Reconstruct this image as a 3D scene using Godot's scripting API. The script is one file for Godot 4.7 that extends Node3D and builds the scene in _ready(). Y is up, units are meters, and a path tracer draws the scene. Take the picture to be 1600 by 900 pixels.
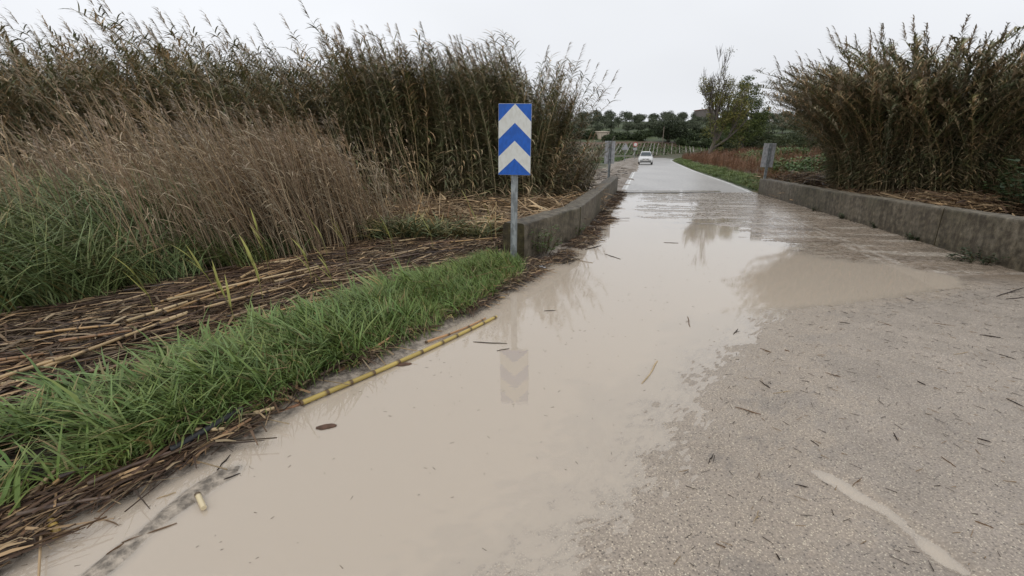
extends Node3D
# A flooded country road over a small bridge, reed thickets on both sides, hills behind. D is the distance ahead of the camera (z = -D).

var R := RandomNumberGenerator.new()
var NA := FastNoiseLite.new()      # broad
var NB := FastNoiseLite.new()      # fine
var used := {}
var M := {}

# ---------------------------------------------------------------- mesh building
class MB:
	var v := PackedVector3Array()
	var n := PackedVector3Array()
	var c := PackedColorArray()
	var ix := PackedInt32Array()
	func vert(p: Vector3, nn: Vector3, col: Color) -> int:
		v.append(p); n.append(nn); c.append(col)
		return v.size() - 1
	func tri(a: int, b: int, d: int) -> void:
		if (v[b] - v[a]).cross(v[d] - v[a]).dot(n[a] + n[b] + n[d]) <= 0.0:
			ix.append(a); ix.append(b); ix.append(d)
		else:
			ix.append(a); ix.append(d); ix.append(b)
	func quad(a: int, b: int, d: int, e: int) -> void:
		tri(a, b, d); tri(a, d, e)
	func flat_quad(a: Vector3, b: Vector3, d: Vector3, e: Vector3, col: Color, out := Vector3.ZERO) -> void:
		var nn := (b - a).cross(d - a).normalized()
		if out != Vector3.ZERO and nn.dot(out) < 0.0:
			nn = -nn
		quad(vert(a, nn, col), vert(b, nn, col), vert(d, nn, col), vert(e, nn, col))
	func flat_tri(a: Vector3, b: Vector3, d: Vector3, col: Color) -> void:
		var nn := (b - a).cross(d - a).normalized()
		tri(vert(a, nn, col), vert(b, nn, col), vert(d, nn, col))
	# a flat leaf along pts; w the half width at each point
	func ribbon(pts: Array, w: Array, side: Vector3, c0: Color, c1: Color) -> void:
		var last := -1
		var m := pts.size()
		for i in m:
			var t: Vector3 = (pts[mini(i + 1, m - 1)] - pts[maxi(i - 1, 0)])
			var nn := t.cross(side).normalized()
			var col := c0.lerp(c1, float(i) / (m - 1))
			var a := vert(pts[i] - side * w[i], nn, col)
			vert(pts[i] + side * w[i], nn, col)
			if last >= 0:
				quad(last, last + 1, a + 1, a)
			last = a
	func tube(pts: Array, rad: Array, sides: int, cols: Array, cap := true) -> void:
		var m := pts.size()
		var last := -1
		for i in m:
			var t: Vector3 = (pts[mini(i + 1, m - 1)] - pts[maxi(i - 1, 0)]).normalized()
			var s := t.cross(Vector3(0.31, 0.22, 0.93)).normalized()
			if s.length() < 0.5:
				s = t.cross(Vector3.RIGHT).normalized()
			var u := s.cross(t)
			var first := v.size()
			for k in sides:
				var an := TAU * k / sides
				var d := s * cos(an) + u * sin(an)
				vert(pts[i] + d * rad[i], d, cols[i])
			if last >= 0:
				for k in sides:
					var k2 := (k + 1) % sides
					quad(last + k, last + k2, first + k2, first + k)
			last = first
		if cap:
			for e in [0, m - 1]:
				var t2: Vector3 = (pts[1] - pts[0]) if e == 0 else (pts[m - 1] - pts[m - 2])
				t2 = t2.normalized() * (-1.0 if e == 0 else 1.0)
				var ce := vert(pts[e], t2, cols[e])
				var f2 := (0 if e == 0 else last)
				if e == 0:
					f2 = last - sides * (m - 1)
				var ring := []
				for k in sides:
					ring.append(vert(v[f2 + k], t2, cols[e]))
				for k in sides:
					tri(ce, ring[k], ring[(k + 1) % sides])
	# a box with bevelled edges: centre, half sizes, basis
	func box(o: Vector3, h: Vector3, col: Color, b := Basis.IDENTITY, bev := 0.0) -> void:
		var q := bev
		for ax in 3:
			for sg in [-1.0, 1.0]:
				var nn := Vector3.ZERO; nn[ax] = sg
				var a1 := (ax + 1) % 3; var a2 := (ax + 2) % 3
				var ps := []
				for k in [[-1.0, -1.0], [1.0, -1.0], [1.0, 1.0], [-1.0, 1.0]]:
					var p := Vector3.ZERO
					p[ax] = sg * h[ax]; p[a1] = k[0] * (h[a1] - q); p[a2] = k[1] * (h[a2] - q)
					ps.append(o + b * p)
				flat_quad(ps[0], ps[1], ps[2], ps[3], col, b * nn)
		if q > 0.0:
			for ax in 3:
				var a1 := (ax + 1) % 3; var a2 := (ax + 2) % 3
				for s1 in [-1.0, 1.0]:
					for s2 in [-1.0, 1.0]:
						var p1 := Vector3.ZERO; var p2 := Vector3.ZERO
						p1[a1] = s1 * h[a1]; p1[a2] = s2 * (h[a2] - q); p2[a1] = s1 * (h[a1] - q); p2[a2] = s2 * h[a2]
						var e := Vector3.ZERO; e[ax] = h[ax] - q
						var out := Vector3.ZERO; out[a1] = s1; out[a2] = s2
						flat_quad(o + b * (p1 - e), o + b * (p1 + e), o + b * (p2 + e), o + b * (p2 - e), col, b * out)
	func mesh() -> ArrayMesh:
		var am := ArrayMesh.new()
		var arr := []
		arr.resize(Mesh.ARRAY_MAX)
		arr[Mesh.ARRAY_VERTEX] = v; arr[Mesh.ARRAY_NORMAL] = n; arr[Mesh.ARRAY_COLOR] = c; arr[Mesh.ARRAY_INDEX] = ix
		am.add_surface_from_arrays(Mesh.PRIMITIVE_TRIANGLES, arr)
		return am

# ---------------------------------------------------------------- scene helpers
func numbered(called: String) -> String:
	var k: int = used.get(called, 0)
	used[called] = k + 1
	return called if k == 0 else "%s_%03d" % [called, k]

func tag(o: Node3D, label: String, category: String, group := "", kind := "") -> Node3D:
	o.set_meta("label", label); o.set_meta("category", category)
	if group: o.set_meta("group", group)
	if kind: o.set_meta("kind", kind)
	return o

func thing(called: String, label: String, category: String, where := Vector3.ZERO, turn := 0.0, group := "", kind := "") -> Node3D:
	var o := Node3D.new()
	o.name = numbered(called)
	add_child(o)
	o.position = where; o.rotation.y = turn
	return tag(o, label, category, group, kind)

func put(called: String, mesh: Mesh, m: Material, parent: Node3D = null) -> MeshInstance3D:
	var o := MeshInstance3D.new()
	o.mesh = mesh
	o.material_override = null
	for k in mesh.get_surface_count():
		o.set_surface_override_material(k, m)
	o.name = numbered(called) if parent == null else called
	if parent == null: add_child(o)
	else: parent.add_child(o, true)
	return o

func many(called: String, mesh: Mesh, m: Material, places: Array, cols: PackedColorArray, parent: Node3D) -> void:
	if places.is_empty(): return
	var mm := MultiMesh.new()
	mm.transform_format = MultiMesh.TRANSFORM_3D
	mm.use_colors = true
	mesh.surface_set_material(0, m)
	mm.mesh = mesh
	mm.instance_count = places.size()
	for i in places.size():
		mm.set_instance_transform(i, places[i])
		mm.set_instance_color(i, cols[i])
	var o := MultiMeshInstance3D.new()
	o.multimesh = mm
	o.material_override = m
	o.name = called
	o.set_meta("kind", "stuff")
	parent.add_child(o, true)

# spread mesh variants over places: entries are [Transform3D, Color]
func spread(called: String, meshes: Array, m: Material, entries: Array, parent: Node3D) -> void:
	for k in meshes.size():
		var ps := []
		var cs := PackedColorArray()
		for i in range(k, entries.size(), meshes.size()):
			ps.append(entries[i][0]); cs.append(entries[i][1])
		many(called, meshes[k], m, ps, cs, parent)

func standing(x: float, d: float, turn: float, size: float, tilt := 0.0, sink := 0.02) -> Transform3D:
	var b := Basis(Vector3.UP, turn) * Basis(Vector3(0, 0, 1), tilt)
	return Transform3D(b.scaled_local(Vector3.ONE * size), Vector3(x, ground(x, d) - sink, -d))

func tone(lo: float, hi: float, warm := 0.0) -> Color:
	var k := R.randf_range(lo, hi)
	var w := R.randf_range(-warm, warm)
	return Color(k * (1.0 + w), k, k * (1.0 - w), 1)

func rr(a: float, b: float) -> float:
	return R.randf_range(a, b)

func lin(tab: Array, t: float) -> float:
	if t <= tab[0][0]: return tab[0][1]
	for i in range(1, tab.size()):
		if t <= tab[i][0]:
			return lerpf(tab[i - 1][1], tab[i][1], (t - tab[i - 1][0]) / (tab[i][0] - tab[i - 1][0]))
	return tab[tab.size() - 1][1]

func sstep(a: float, b: float, t: float) -> float:
	return smoothstep(a, b, t)

# ---------------------------------------------------------------- the lie of the land
var SHORE := [[-30.0, -2.6], [0.6, -1.98], [1.34, -1.93], [1.5, -1.94], [1.63, -1.88], [1.82, -1.68], [2.09, -1.5], [2.33, -1.385], [2.66, -1.2], [3.04, -0.94], [3.73, -0.62], [4.43, -0.26], [5.41, 0.22], [6.2, 0.48], [7.0, 0.78], [8.27, 1.28], [18.2, 4.15], [23.6, 5.77], [36.7, 9.4], [56.8, 14.65], [86.0, 23.0], [100.0, 28.0], [112.0, 33.5], [130.0, 48.0]]
var RIGHT := [[-30.0, 9.0], [2.0, 8.4], [4.4, 6.6], [5.56, 6.5], [6.76, 6.8], [8.54, 7.27], [11.14, 7.81], [17.1, 9.08], [27.0, 11.85], [42.0, 15.8], [57.0, 20.3], [76.0, 25.8], [88.0, 30.0], [97.0, 35.0], [106.0, 43.0]]
var HILL := [[96.0, 0.0], [112.0, 1.0], [128.0, 3.8], [150.0, 6.8], [190.0, 12.8], [235.0, 14.6], [600.0, 10.0]]

func ground(x: float, d: float) -> float:
	var fine := NB.get_noise_2d(x * 9.0, d * 9.0)
	var mid := NB.get_noise_2d(x * 2.2, d * 2.2)
	var broad := NA.get_noise_2d(x, d)
	var y := 0.0
	if d > 96.0:
		y = lin(HILL, d) + broad * 0.5
		if d < 112.0:
			y += 0.02
		return y + 0.05 - 0.35 * road_near(x, d)
	var xl := lin(SHORE, d)
	var xr := lin(RIGHT, d)
	var s := (xl - x) * 0.88
	if s > (-0.35 if d > 2.2 or d < 0.3 else -0.95):
		# left of the road
		var near_y := -0.06 + 0.085 * sstep(-0.3, 0.1, s) + 0.09 * sstep(0.0, 0.6, s) + 0.05 * sstep(1.0, 2.5, s)
		near_y += fine * 0.012 + mid * 0.028 * sstep(0.0, 0.5, s)
		# the low bar of silt in the water at the bottom left
		var bx := x - lerpf(-1.56, -1.30, (d - 1.3) / 0.7)
		if d < 2.1 and d > 0.4:
			near_y = maxf(near_y, -0.022 + 0.034 * exp(-pow((bx + mid * 0.10) / 0.085, 2.0)) * (1.0 - sstep(1.85, 2.05, d)) + fine * 0.007)
		var back_y := -0.26 + mid * 0.1 + broad * 0.12 + fine * 0.015
		var back := sstep(7.2, 9.0, d) * sstep(0.2, 0.6, s)
		y = lerpf(near_y, back_y, back)
		if d > 17.5:
			var far_y := -0.10 + mid * 0.13 + fine * 0.03 + 0.10 * (1.0 - sstep(0.1, 1.2, s)) + 0.35 * sstep(34.0, 52.0, d)
			y = lerpf(y, far_y, sstep(17.5, 19.5, d))
		return y
	if x > xr - 0.1:
		var q := x - xr
		if d < 17.3:
			y = -0.15 + 0.25 * sstep(0.6, 3.0, q) + mid * 0.1 + 0.3 * sstep(5.0, 12.0, q)
			if q < 0.05: y = -0.1
			return y
		y = -0.02 + 0.30 * sstep(0.0, 1.6, q) + 0.7 * sstep(2.0, 9.0, q) + mid * 0.06 + broad * 0.15 * sstep(0.0, 4.0, q)
		return y
	return -0.14

func road_near(x: float, d: float) -> float:
	return 1.0 - sstep(4.5, 7.0, absf(d - (108.0 + (x - 38.0) * 0.36))) if x > 28.0 else 0.0

# the road's own surface, up to the end of the bridge
var WETX := [[-6.0, 0.0], [0.8, 0.10], [1.3, 0.236], [1.51, 0.42], [1.96, 0.745], [2.58, 1.12], [3.15, 1.5], [3.8, 2.0], [4.29, 2.68], [4.64, 4.0]]

func road_y(x: float, d: float) -> float:
	var f := NB.get_noise_2d(x * 14.0, d * 14.0) * 0.0035 + NB.get_noise_2d(x * 45.0 + 70.0, d * 45.0) * 0.0034
	if d < 5.0: f += NB.get_noise_2d(x * 110.0 + 20.0, d * 110.0) * 0.003
	var m := NB.get_noise_2d(x * 1.6 + 40.0, d * 1.6) * 0.006
	var near_y := clampf((x - lin(WETX, d)) * 0.013, -0.055, 0.035) + m
	# a trickle of muddy water runs down the near right
	var tx := x - (1.72 - (d - 1.3) * 0.36 + NB.get_noise_1d(d * 6.0) * 0.06)
	near_y -= (0.016 + 0.010 * (2.2 - d) + 0.02 * NB.get_noise_2d(d * 9.0, 5.0)) * exp(-pow(tx / 0.06, 2.0)) * (1.0 - sstep(1.75, 2.05, d))
	near_y = lerpf(near_y, 0.012 + m, sstep(3.9, 4.6, d) * sstep(5.2, 6.0, x))
	# streaked film of water across the bridge
	var deck := 0.0012 + NB.get_noise_2d(x * 1.1, d * 5.0 + x * 1.2) * 0.011 + NB.get_noise_2d(x * 5.0, d * 19.0 + 9.0) * 0.006
	var xr := lin(RIGHT, d)
	deck += 0.010 * sstep(3.4, 1.0, xr - x) - 0.012 * sstep(8.5, 6.4, d) - 0.012 * (1.0 - sstep(0.3, 1.3, x - lin(SHORE, d)))
	deck -= 0.012 * sstep(2.2, 3.6, xr - x) * (1.0 - sstep(8.0, 12.0, d))
	var pud := pow((x - 4.3) / 1.3, 2.0) + pow((d - 5.3) / 0.95, 2.0)
	deck -= 0.035 * (1.0 - sstep(0.35, 1.2, pud))
	deck += 0.018 * sstep(5.2, 5.9, x) * (1.0 - sstep(5.0, 8.0, d))
	var k := sstep(4.3, 5.4, d - 0.12 * (x - 3.0))
	return lerpf(near_y, deck, k) + f

func _sheet(xs: PackedFloat32Array, ds: PackedFloat32Array, hy: Callable, col: Callable) -> ArrayMesh:
	var mb := MB.new()
	var w := xs.size()
	var hs := PackedFloat32Array()
	for j in ds.size():
		for i in w:
			hs.append(hy.call(xs[i], ds[j]))
	for j in ds.size():
		for i in w:
			var i0 := maxi(i - 1, 0); var i1 := mini(i + 1, w - 1)
			var j0 := maxi(j - 1, 0); var j1 := mini(j + 1, ds.size() - 1)
			var gx := (hs[j * w + i1] - hs[j * w + i0]) / (xs[i1] - xs[i0])
			var gd := (hs[j1 * w + i] - hs[j0 * w + i]) / (ds[j1] - ds[j0])
			mb.v.append(Vector3(xs[i], hs[j * w + i], -ds[j]))
			mb.n.append(Vector3(-gx, 1.0, gd).normalized())
			mb.c.append(col.call(xs[i], ds[j], hs[j * w + i]))
	for j in ds.size() - 1:
		for i in w - 1:
			var a := j * w + i
			for q in [a, a + w, a + w + 1, a, a + w + 1, a + 1]:
				mb.ix.append(q)
	return mb.mesh()

# ---------------------------------------------------------------- materials
func noise_tex(freq: float, cols: Array, size := 512, octaves := 5, sd := 1, kind := FastNoiseLite.TYPE_SIMPLEX_SMOOTH) -> NoiseTexture2D:
	var f := FastNoiseLite.new()
	f.noise_type = kind; f.frequency = freq; f.seed = sd
	f.fractal_octaves = octaves; f.fractal_gain = 0.6
	var g := Gradient.new()
	var o := PackedFloat32Array(); var cc := PackedColorArray()
	for e in cols:
		o.append(e[0]); cc.append(e[1])
	g.offsets = o; g.colors = cc
	var t := NoiseTexture2D.new()
	t.width = size; t.height = size; t.seamless = true; t.noise = f; t.color_ramp = g
	return t

func grey(a: float) -> Color:
	return Color(a, a, a)

func chip_textures(sd: int, share: float, cell: float) -> Array:
	var sz := 1024
	var f := FastNoiseLite.new()
	f.noise_type = FastNoiseLite.TYPE_CELLULAR; f.seed = sd; f.frequency = 1.0 / cell
	f.fractal_type = FastNoiseLite.FRACTAL_NONE
	f.cellular_jitter = 1.0
	f.cellular_return_type = FastNoiseLite.RETURN_CELL_VALUE
	var a := f.get_image(sz, sz, false, false, false).get_data()
	f.cellular_return_type = FastNoiseLite.RETURN_DISTANCE
	var b := f.get_image(sz, sz, false, false, true).get_data()
	var g := FastNoiseLite.new()
	g.frequency = 0.09; g.seed = sd + 3; g.fractal_octaves = 5; g.fractal_gain = 0.75
	var c := g.get_image(sz, sz, false, false, true).get_data()
	var col := PackedByteArray(); col.resize(sz * sz * 3)
	var hei := PackedByteArray(); hei.resize(sz * sz)
	for i in sz * sz:
		var cv := a[i] / 255.0
		var ds := b[i] / 255.0
		var nn := c[i] / 255.0
		var base := 0.72 + 0.34 * (nn - 0.5)
		var k := Vector3(base, base * 0.96, base * 0.91)
		var h := 0.25 + 0.25 * nn
		if cv < share and ds < 0.30 + 0.4 * cv:
			var s := cv / share
			if s < 0.8:
				var p := 0.84 + 0.2 * fmod(s * 7.3, 1.0)
				k = Vector3(p, p * 0.97, p * 0.91)
			else:
				var p2 := 0.40 + 0.25 * fmod(s * 9.1, 1.0)
				k = Vector3(p2, p2 * 0.97, p2 * 0.94)
			h = 0.85 - 0.6 * ds
		col[i * 3] = int(clampf(k.x, 0, 1) * 255); col[i * 3 + 1] = int(clampf(k.y, 0, 1) * 255); col[i * 3 + 2] = int(clampf(k.z, 0, 1) * 255)
		hei[i] = int(clampf(h, 0, 1) * 255)
	return [ImageTexture.create_from_image(Image.create_from_data(sz, sz, false, Image.FORMAT_RGB8, col)), ImageTexture.create_from_image(Image.create_from_data(sz, sz, false, Image.FORMAT_L8, hei))]

func mat(called: String, col: Color, rough: float, vc := false, spec := 0.5) -> StandardMaterial3D:
	var m := StandardMaterial3D.new()
	m.resource_name = called
	m.albedo_color = col.linear_to_srgb() if not vc else Color.WHITE
	m.roughness = rough
	m.metallic_specular = spec
	m.vertex_color_use_as_albedo = vc
	m.cull_mode = BaseMaterial3D.CULL_DISABLED
	M[called] = m
	return m

func triplanar(m: StandardMaterial3D, tex: Texture2D, size: Vector3) -> void:
	m.albedo_texture = tex
	m.uv1_triplanar = true; m.uv1_world_triplanar = true
	m.uv1_scale = size

func materials() -> void:
	var chips := chip_textures(5, 0.34, 5.2)
	var m := mat("asphalt", Color.WHITE, 0.36, true)
	triplanar(m, chips[0], Vector3.ONE * 0.62)
	m.heightmap_enabled = true; m.heightmap_texture = chips[1]; m.heightmap_scale = 0.45
	m.roughness = 1.0
	m.roughness_texture = noise_tex(0.02, [[0.25, grey(0.28)], [0.75, grey(0.52)]], 512, 5, 8)
	m = mat("deck", Color.WHITE, 1.0, true)
	triplanar(m, noise_tex(0.05, [[0.2, grey(0.74)], [0.8, grey(0.95)]], 512, 6, 51), Vector3.ONE * 0.7)
	m.heightmap_enabled = true; m.heightmap_texture = noise_tex(0.09, [[0.0, grey(0.0)], [1.0, grey(1.0)]], 512, 5, 52); m.heightmap_scale = 0.12
	m.roughness_texture = noise_tex(0.02, [[0.3, grey(0.10)], [0.7, grey(0.42)]], 512, 5, 53)
	m = mat("water", Color(0.675, 0.59, 0.485), 0.012)
	m.heightmap_enabled = true
	m.heightmap_texture = noise_tex(0.035, [[0.0, grey(0.0)], [1.0, grey(1.0)]], 512, 3, 21)
	m.uv1_triplanar = true; m.uv1_world_triplanar = true; m.uv1_scale = Vector3(0.8, 0.8, 1.1)
	m.heightmap_scale = 0.011
	m.metallic_specular = 0.5
	var tw := m.duplicate() as StandardMaterial3D
	tw.resource_name = "thin_water"; tw.transparency = BaseMaterial3D.TRANSPARENCY_ALPHA; tw.albedo_color.a = 0.35
	M["thin_water"] = tw
	var mk := mat("murk", Color(0.675, 0.59, 0.485), 0.1, false, 0.0)
	mk.specular_mode = BaseMaterial3D.SPECULAR_DISABLED
	mk.transparency = BaseMaterial3D.TRANSPARENCY_ALPHA; mk.albedo_color.a = 0.45
	m.specular_mode = BaseMaterial3D.SPECULAR_DISABLED
	m.heightmap_enabled = false
	m = mat("soil", Color.WHITE, 0.75, true)
	triplanar(m, noise_tex(0.03, [[0.2, grey(0.55)], [0.5, grey(0.82)], [0.8, grey(1.0)]], 512, 6, 3), Vector3.ONE * 0.9)
	m.heightmap_enabled = true; m.heightmap_texture = noise_tex(0.06, [[0.0, grey(0.0)], [1.0, grey(1.0)]], 512, 5, 4); m.heightmap_scale = 1.5
	for e in [["leaf", 0.5, 0.35], ["straw", 0.65, 0.25], ["far_leaf", 0.7, 0.25]]:
		m = mat(e[0], Color.WHITE, e[1], true, 0.4)
		m.backlight_enabled = true; m.backlight = Color(1, 1, 1) * e[2]
	mat("cane", Color.WHITE, 0.38, true)
	m = mat("bark", Color.WHITE, 0.85, true)
	m = mat("concrete", Color.WHITE, 0.6, true)
	triplanar(m, noise_tex(0.018, [[0.15, Color(0.50, 0.48, 0.44)], [0.45, Color(0.72, 0.71, 0.68)], [0.7, Color(0.82, 0.81, 0.78)], [0.9, Color(0.96, 0.95, 0.92)]], 512, 7, 31), Vector3.ONE * 0.8)
	m.detail_enabled = true
	m.detail_albedo = noise_tex(0.03, [[0.25, Color(0.66, 0.63, 0.58)], [0.5, Color(0.88, 0.87, 0.84)], [0.8, Color(1, 1, 1)]], 512, 4, 32)
	m.detail_blend_mode = BaseMaterial3D.BLEND_MODE_MUL
	m.detail_uv_layer = BaseMaterial3D.DETAIL_UV_2
	m.uv2_triplanar = true; m.uv2_world_triplanar = true; m.uv2_scale = Vector3(0.4, 0.16, 0.4)
	m.heightmap_enabled = true; m.heightmap_texture = noise_tex(0.09, [[0.0, grey(0.0)], [1.0, grey(1.0)]], 512, 6, 33); m.heightmap_scale = 0.6
	m = mat("galvanised", Color(0.36, 0.39, 0.40), 0.5)
	m.metallic = 0.35
	triplanar(m, noise_tex(0.03, [[0.3, grey(0.72)], [0.7, grey(0.98)]], 256, 5, 41), Vector3(2, 0.7, 2))
	m = mat("sign_blue", Color(0.006, 0.105, 0.50), 0.35)
	triplanar(m, noise_tex(0.03, [[0.3, grey(0.90)], [0.7, grey(1.0)]], 256, 5, 42), Vector3(2, 1, 2))
	m = mat("sign_white", Color(0.66, 0.67, 0.64), 0.38)
	triplanar(m, noise_tex(0.03, [[0.2, Color(0.95, 0.945, 0.93)], [0.6, grey(1.0)]], 256, 5, 43), Vector3(2, 1, 2))
	m = mat("sign_back", Color(0.42, 0.43, 0.45), 0.55)
	triplanar(m, noise_tex(0.03, [[0.3, grey(0.8)], [0.7, grey(1.0)]], 256, 5, 44), Vector3(2, 0.8, 2))
	mat("sign_red", Color(0.42, 0.03, 0.03), 0.4)
	m = mat("car_paint", Color(0.62, 0.62, 0.61), 0.3)
	m.clearcoat_enabled = true; m.clearcoat = 0.8; m.clearcoat_roughness = 0.06
	mat("car_glass", Color(0.03, 0.045, 0.05), 0.06)
	mat("black_plastic", Color(0.02, 0.02, 0.021), 0.5)
	mat("rubber", Color(0.018, 0.018, 0.018), 0.8)
	m = mat("chrome", Color(0.6, 0.6, 0.62), 0.2); m.metallic = 0.9
	mat("lamp_lens", Color(0.55, 0.57, 0.6), 0.08)
	mat("white_paint", Color(0.62, 0.61, 0.58), 0.45)
	mat("plastic_film", Color(0.72, 0.73, 0.75), 0.3)
	m = mat("plaster", Color(0.55, 0.47, 0.37), 0.85)
	mat("roof_tile", Color(0.25, 0.10, 0.06), 0.85)

# ---------------------------------------------------------------- plants
const GREEN := Color(0.075, 0.10, 0.040)
const OLIVE := Color(0.13, 0.122, 0.060)
const BROWN := Color(0.185, 0.135, 0.078)
const STRAW := Color(0.43, 0.33, 0.205)

func leaf(mb: MB, base: Vector3, az: float, el0: float, el1: float, length: float, w: float, c0: Color, c1: Color, segs := 4, wind := Vector3.ZERO) -> void:
	var pts := [base]
	var ws := [w * 0.6]
	var p := base
	for i in segs:
		var t := (i + 0.5) / segs
		var el := lerpf(el0, el1, t)
		var dir := Vector3(cos(az) * cos(el), sin(el), sin(az) * cos(el))
		dir = (dir + wind * t).normalized()
		p += dir * length / segs
		pts.append(p)
		ws.append(w * [0.0, 1.0, 0.95, 0.6, 0.06, 0.05][mini(i + 1 if segs == 4 else (i + 1) * 4 / segs, 4)])
	var side := Vector3(-sin(az), rr(-0.35, 0.35), cos(az)).normalized()
	mb.ribbon(pts, ws, side, c0, c1)

# a giant reed cane of height h, bent towards +x
func giant_reed(h: float, bend: float, dead: float, plume: bool, leaf_from := 0.08) -> ArrayMesh:
	var mb := MB.new()
	var pts := []; var rad := []; var cols := []
	var stem := (STRAW * 0.8).lerp(OLIVE, rr(0.2, 0.8)); stem.a = 1
	for i in 10:
		var t := i / 9.0
		pts.append(Vector3(bend * h * pow(t, 2.0) * 0.75, h * (t - 0.28 * bend * pow(t, 3.0)), 0.04 * h * sin(t * 3.0 + h)))
		rad.append(lerpf(0.012, 0.003, t)); cols.append(stem)
	mb.tube(pts, rad, 4, cols, false)
	var nl := int(h * 25.0)
	for i in nl:
		var t := leaf_from + (0.98 - leaf_from) * (i + rr(0.0, 0.8)) / nl
		var k := t * 9.0
		var b0: Vector3 = pts[int(k)]
		var b1: Vector3 = pts[mini(int(k) + 1, 9)]
		var base := b0.lerp(b1, k - int(k))
		var az := (0.0 if i % 2 == 0 else PI) + rr(-0.9, 0.9)
		var col := GREEN.lerp(OLIVE, R.randf())
		if R.randf() < dead: col = BROWN.lerp(STRAW, R.randf() * 0.8)
		var tip := col.lerp(STRAW, rr(0.0, 0.45))
		var low := t < 0.45
		leaf(mb, base, az, rr(0.7, 1.2) if not low else rr(-0.2, 0.8), rr(-0.9, 0.3) if not low else rr(-1.4, -0.6), rr(0.32, 0.62) * (1.0 - 0.4 * t), rr(0.010, 0.020), col, tip, 4, Vector3(1.1 * bend + 0.25, 0, 0))
	if plume:
		var top: Vector3 = pts[9]
		for i in 30:
			var u := R.randf()
			var base := top + Vector3(u * 0.25 * (0.3 + bend), u * 0.40, 0)
			leaf(mb, base, rr(-1.0, 1.0), rr(0.7, 1.4), rr(-0.1, 0.6), rr(0.10, 0.24) * (1.1 - 0.5 * u), rr(0.006, 0.012), Color(0.21, 0.165, 0.115), Color(0.36, 0.30, 0.23), 2, Vector3(0.7, 0, 0))
	return mb.mesh()

# six thin dry stalks
func dry_stalks(h: float, bend: float) -> ArrayMesh:
	var mb := MB.new()
	for s in 6:
		var o := Vector3(rr(-0.16, 0.16), 0, rr(-0.16, 0.16))
		var hh := h * rr(0.6, 1.1)
		var bb := bend * rr(0.4, 1.5)
		var sw := rr(-0.12, 0.12)
		var col := STRAW.lerp(Color(0.24, 0.16, 0.10), R.randf()) * rr(0.75, 1.15); col.a = 1
		var pts := []; var rad := []; var cols := []
		for i in 6:
			var t := i / 5.0
			pts.append(o + Vector3(bb * hh * pow(t, 1.6), hh * (t - 0.2 * bb * t * t), sw * hh * t))
			rad.append(lerpf(0.0056, 0.0024, t)); cols.append(col)
		mb.tube(pts, rad, 3, cols, false)
		for i in 4:
			var t := rr(0.2, 0.95)
			var k := t * 5.0
			var base: Vector3 = pts[int(k)].lerp(pts[mini(int(k) + 1, 5)], k - int(k))
			var lc := col.lerp(Color(0.46, 0.37, 0.25), R.randf())
			leaf(mb, base, rr(-1.2, 1.2), rr(0.5, 1.3), rr(-1.2, 0.6), rr(0.14, 0.34), rr(0.003, 0.007), lc, lc, 3, Vector3(0.6, 0, 0))
		if R.randf() < 0.45:
			var top: Vector3 = pts[5]
			for i in 9:
				leaf(mb, top - Vector3(0, rr(-0.12, 0.1), 0), rr(-0.8, 0.8), rr(0.6, 1.4), rr(-0.6, 0.5), rr(0.08, 0.18), 0.005, Color(0.25, 0.18, 0.12), Color(0.36, 0.28, 0.20), 2, Vector3(0.8, -0.1, 0))
	return mb.mesh()

func grass_tuft(blades: int, h0: float, h1: float, w: float, radius: float, c0: Color, c1: Color, dry: float, bend := 0.6) -> ArrayMesh:
	var mb := MB.new()
	for i in blades:
		var an := rr(0, TAU); var q := sqrt(R.randf()) * radius
		var col := c0.lerp(c1, R.randf())
		if R.randf() < dry: col = Color(0.32, 0.25, 0.12).lerp(Color(0.20, 0.17, 0.06), R.randf())
		leaf(mb, Vector3(cos(an) * q, 0, sin(an) * q), rr(-1.9, 1.9), rr(1.0, 1.5), rr(-0.7, 0.7), rr(h0, h1), w * rr(0.6, 1.25), col, col.lerp(Color(0.23, 0.24, 0.12), rr(0.0, 0.25)), 4, Vector3(bend, 0, 0))
	return mb.mesh()

# a handful of wet sticks, leaf scraps and cane splinters lying flat
func litter_patch(n: int, radius: float, stack: float, dark: float, big := 1.0) -> ArrayMesh:
	var mb := MB.new()
	for i in n:
		var an := rr(0, TAU); var q := sqrt(R.randf()) * radius
		var yaw := rr(-0.5, 0.5) if R.randf() < 0.65 else rr(0, TAU)
		var l := rr(0.03, 0.14) * (2.2 if R.randf() < 0.2 else 1.0) * big
		var dir := Vector3(cos(yaw), rr(-0.12, 0.12) * big, sin(yaw))
		var p := Vector3(cos(an) * q, rr(0.0, stack), sin(an) * q)
		var col := Color(0.035, 0.024, 0.017).lerp(Color(0.12, 0.075, 0.045), R.randf())
		if R.randf() > dark: col = Color(0.17, 0.11, 0.062).lerp(Color(0.36, 0.26, 0.15), R.randf())
		if R.randf() < 0.5:
			var r := rr(0.0015, 0.005)
			mb.tube([p - dir * l, p + dir * l], [r, r * 0.8], 3, [col, col], false)
		else:
			var sd := Vector3(-sin(yaw), rr(-0.4, 0.4), cos(yaw)).normalized()
			var w := rr(0.002, 0.009) * big
			mb.ribbon([p - dir * l, p + Vector3(0, rr(0, 0.012), 0), p + dir * l], [w, w, w * 0.3], sd, col, col)
	return mb.mesh()

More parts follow.
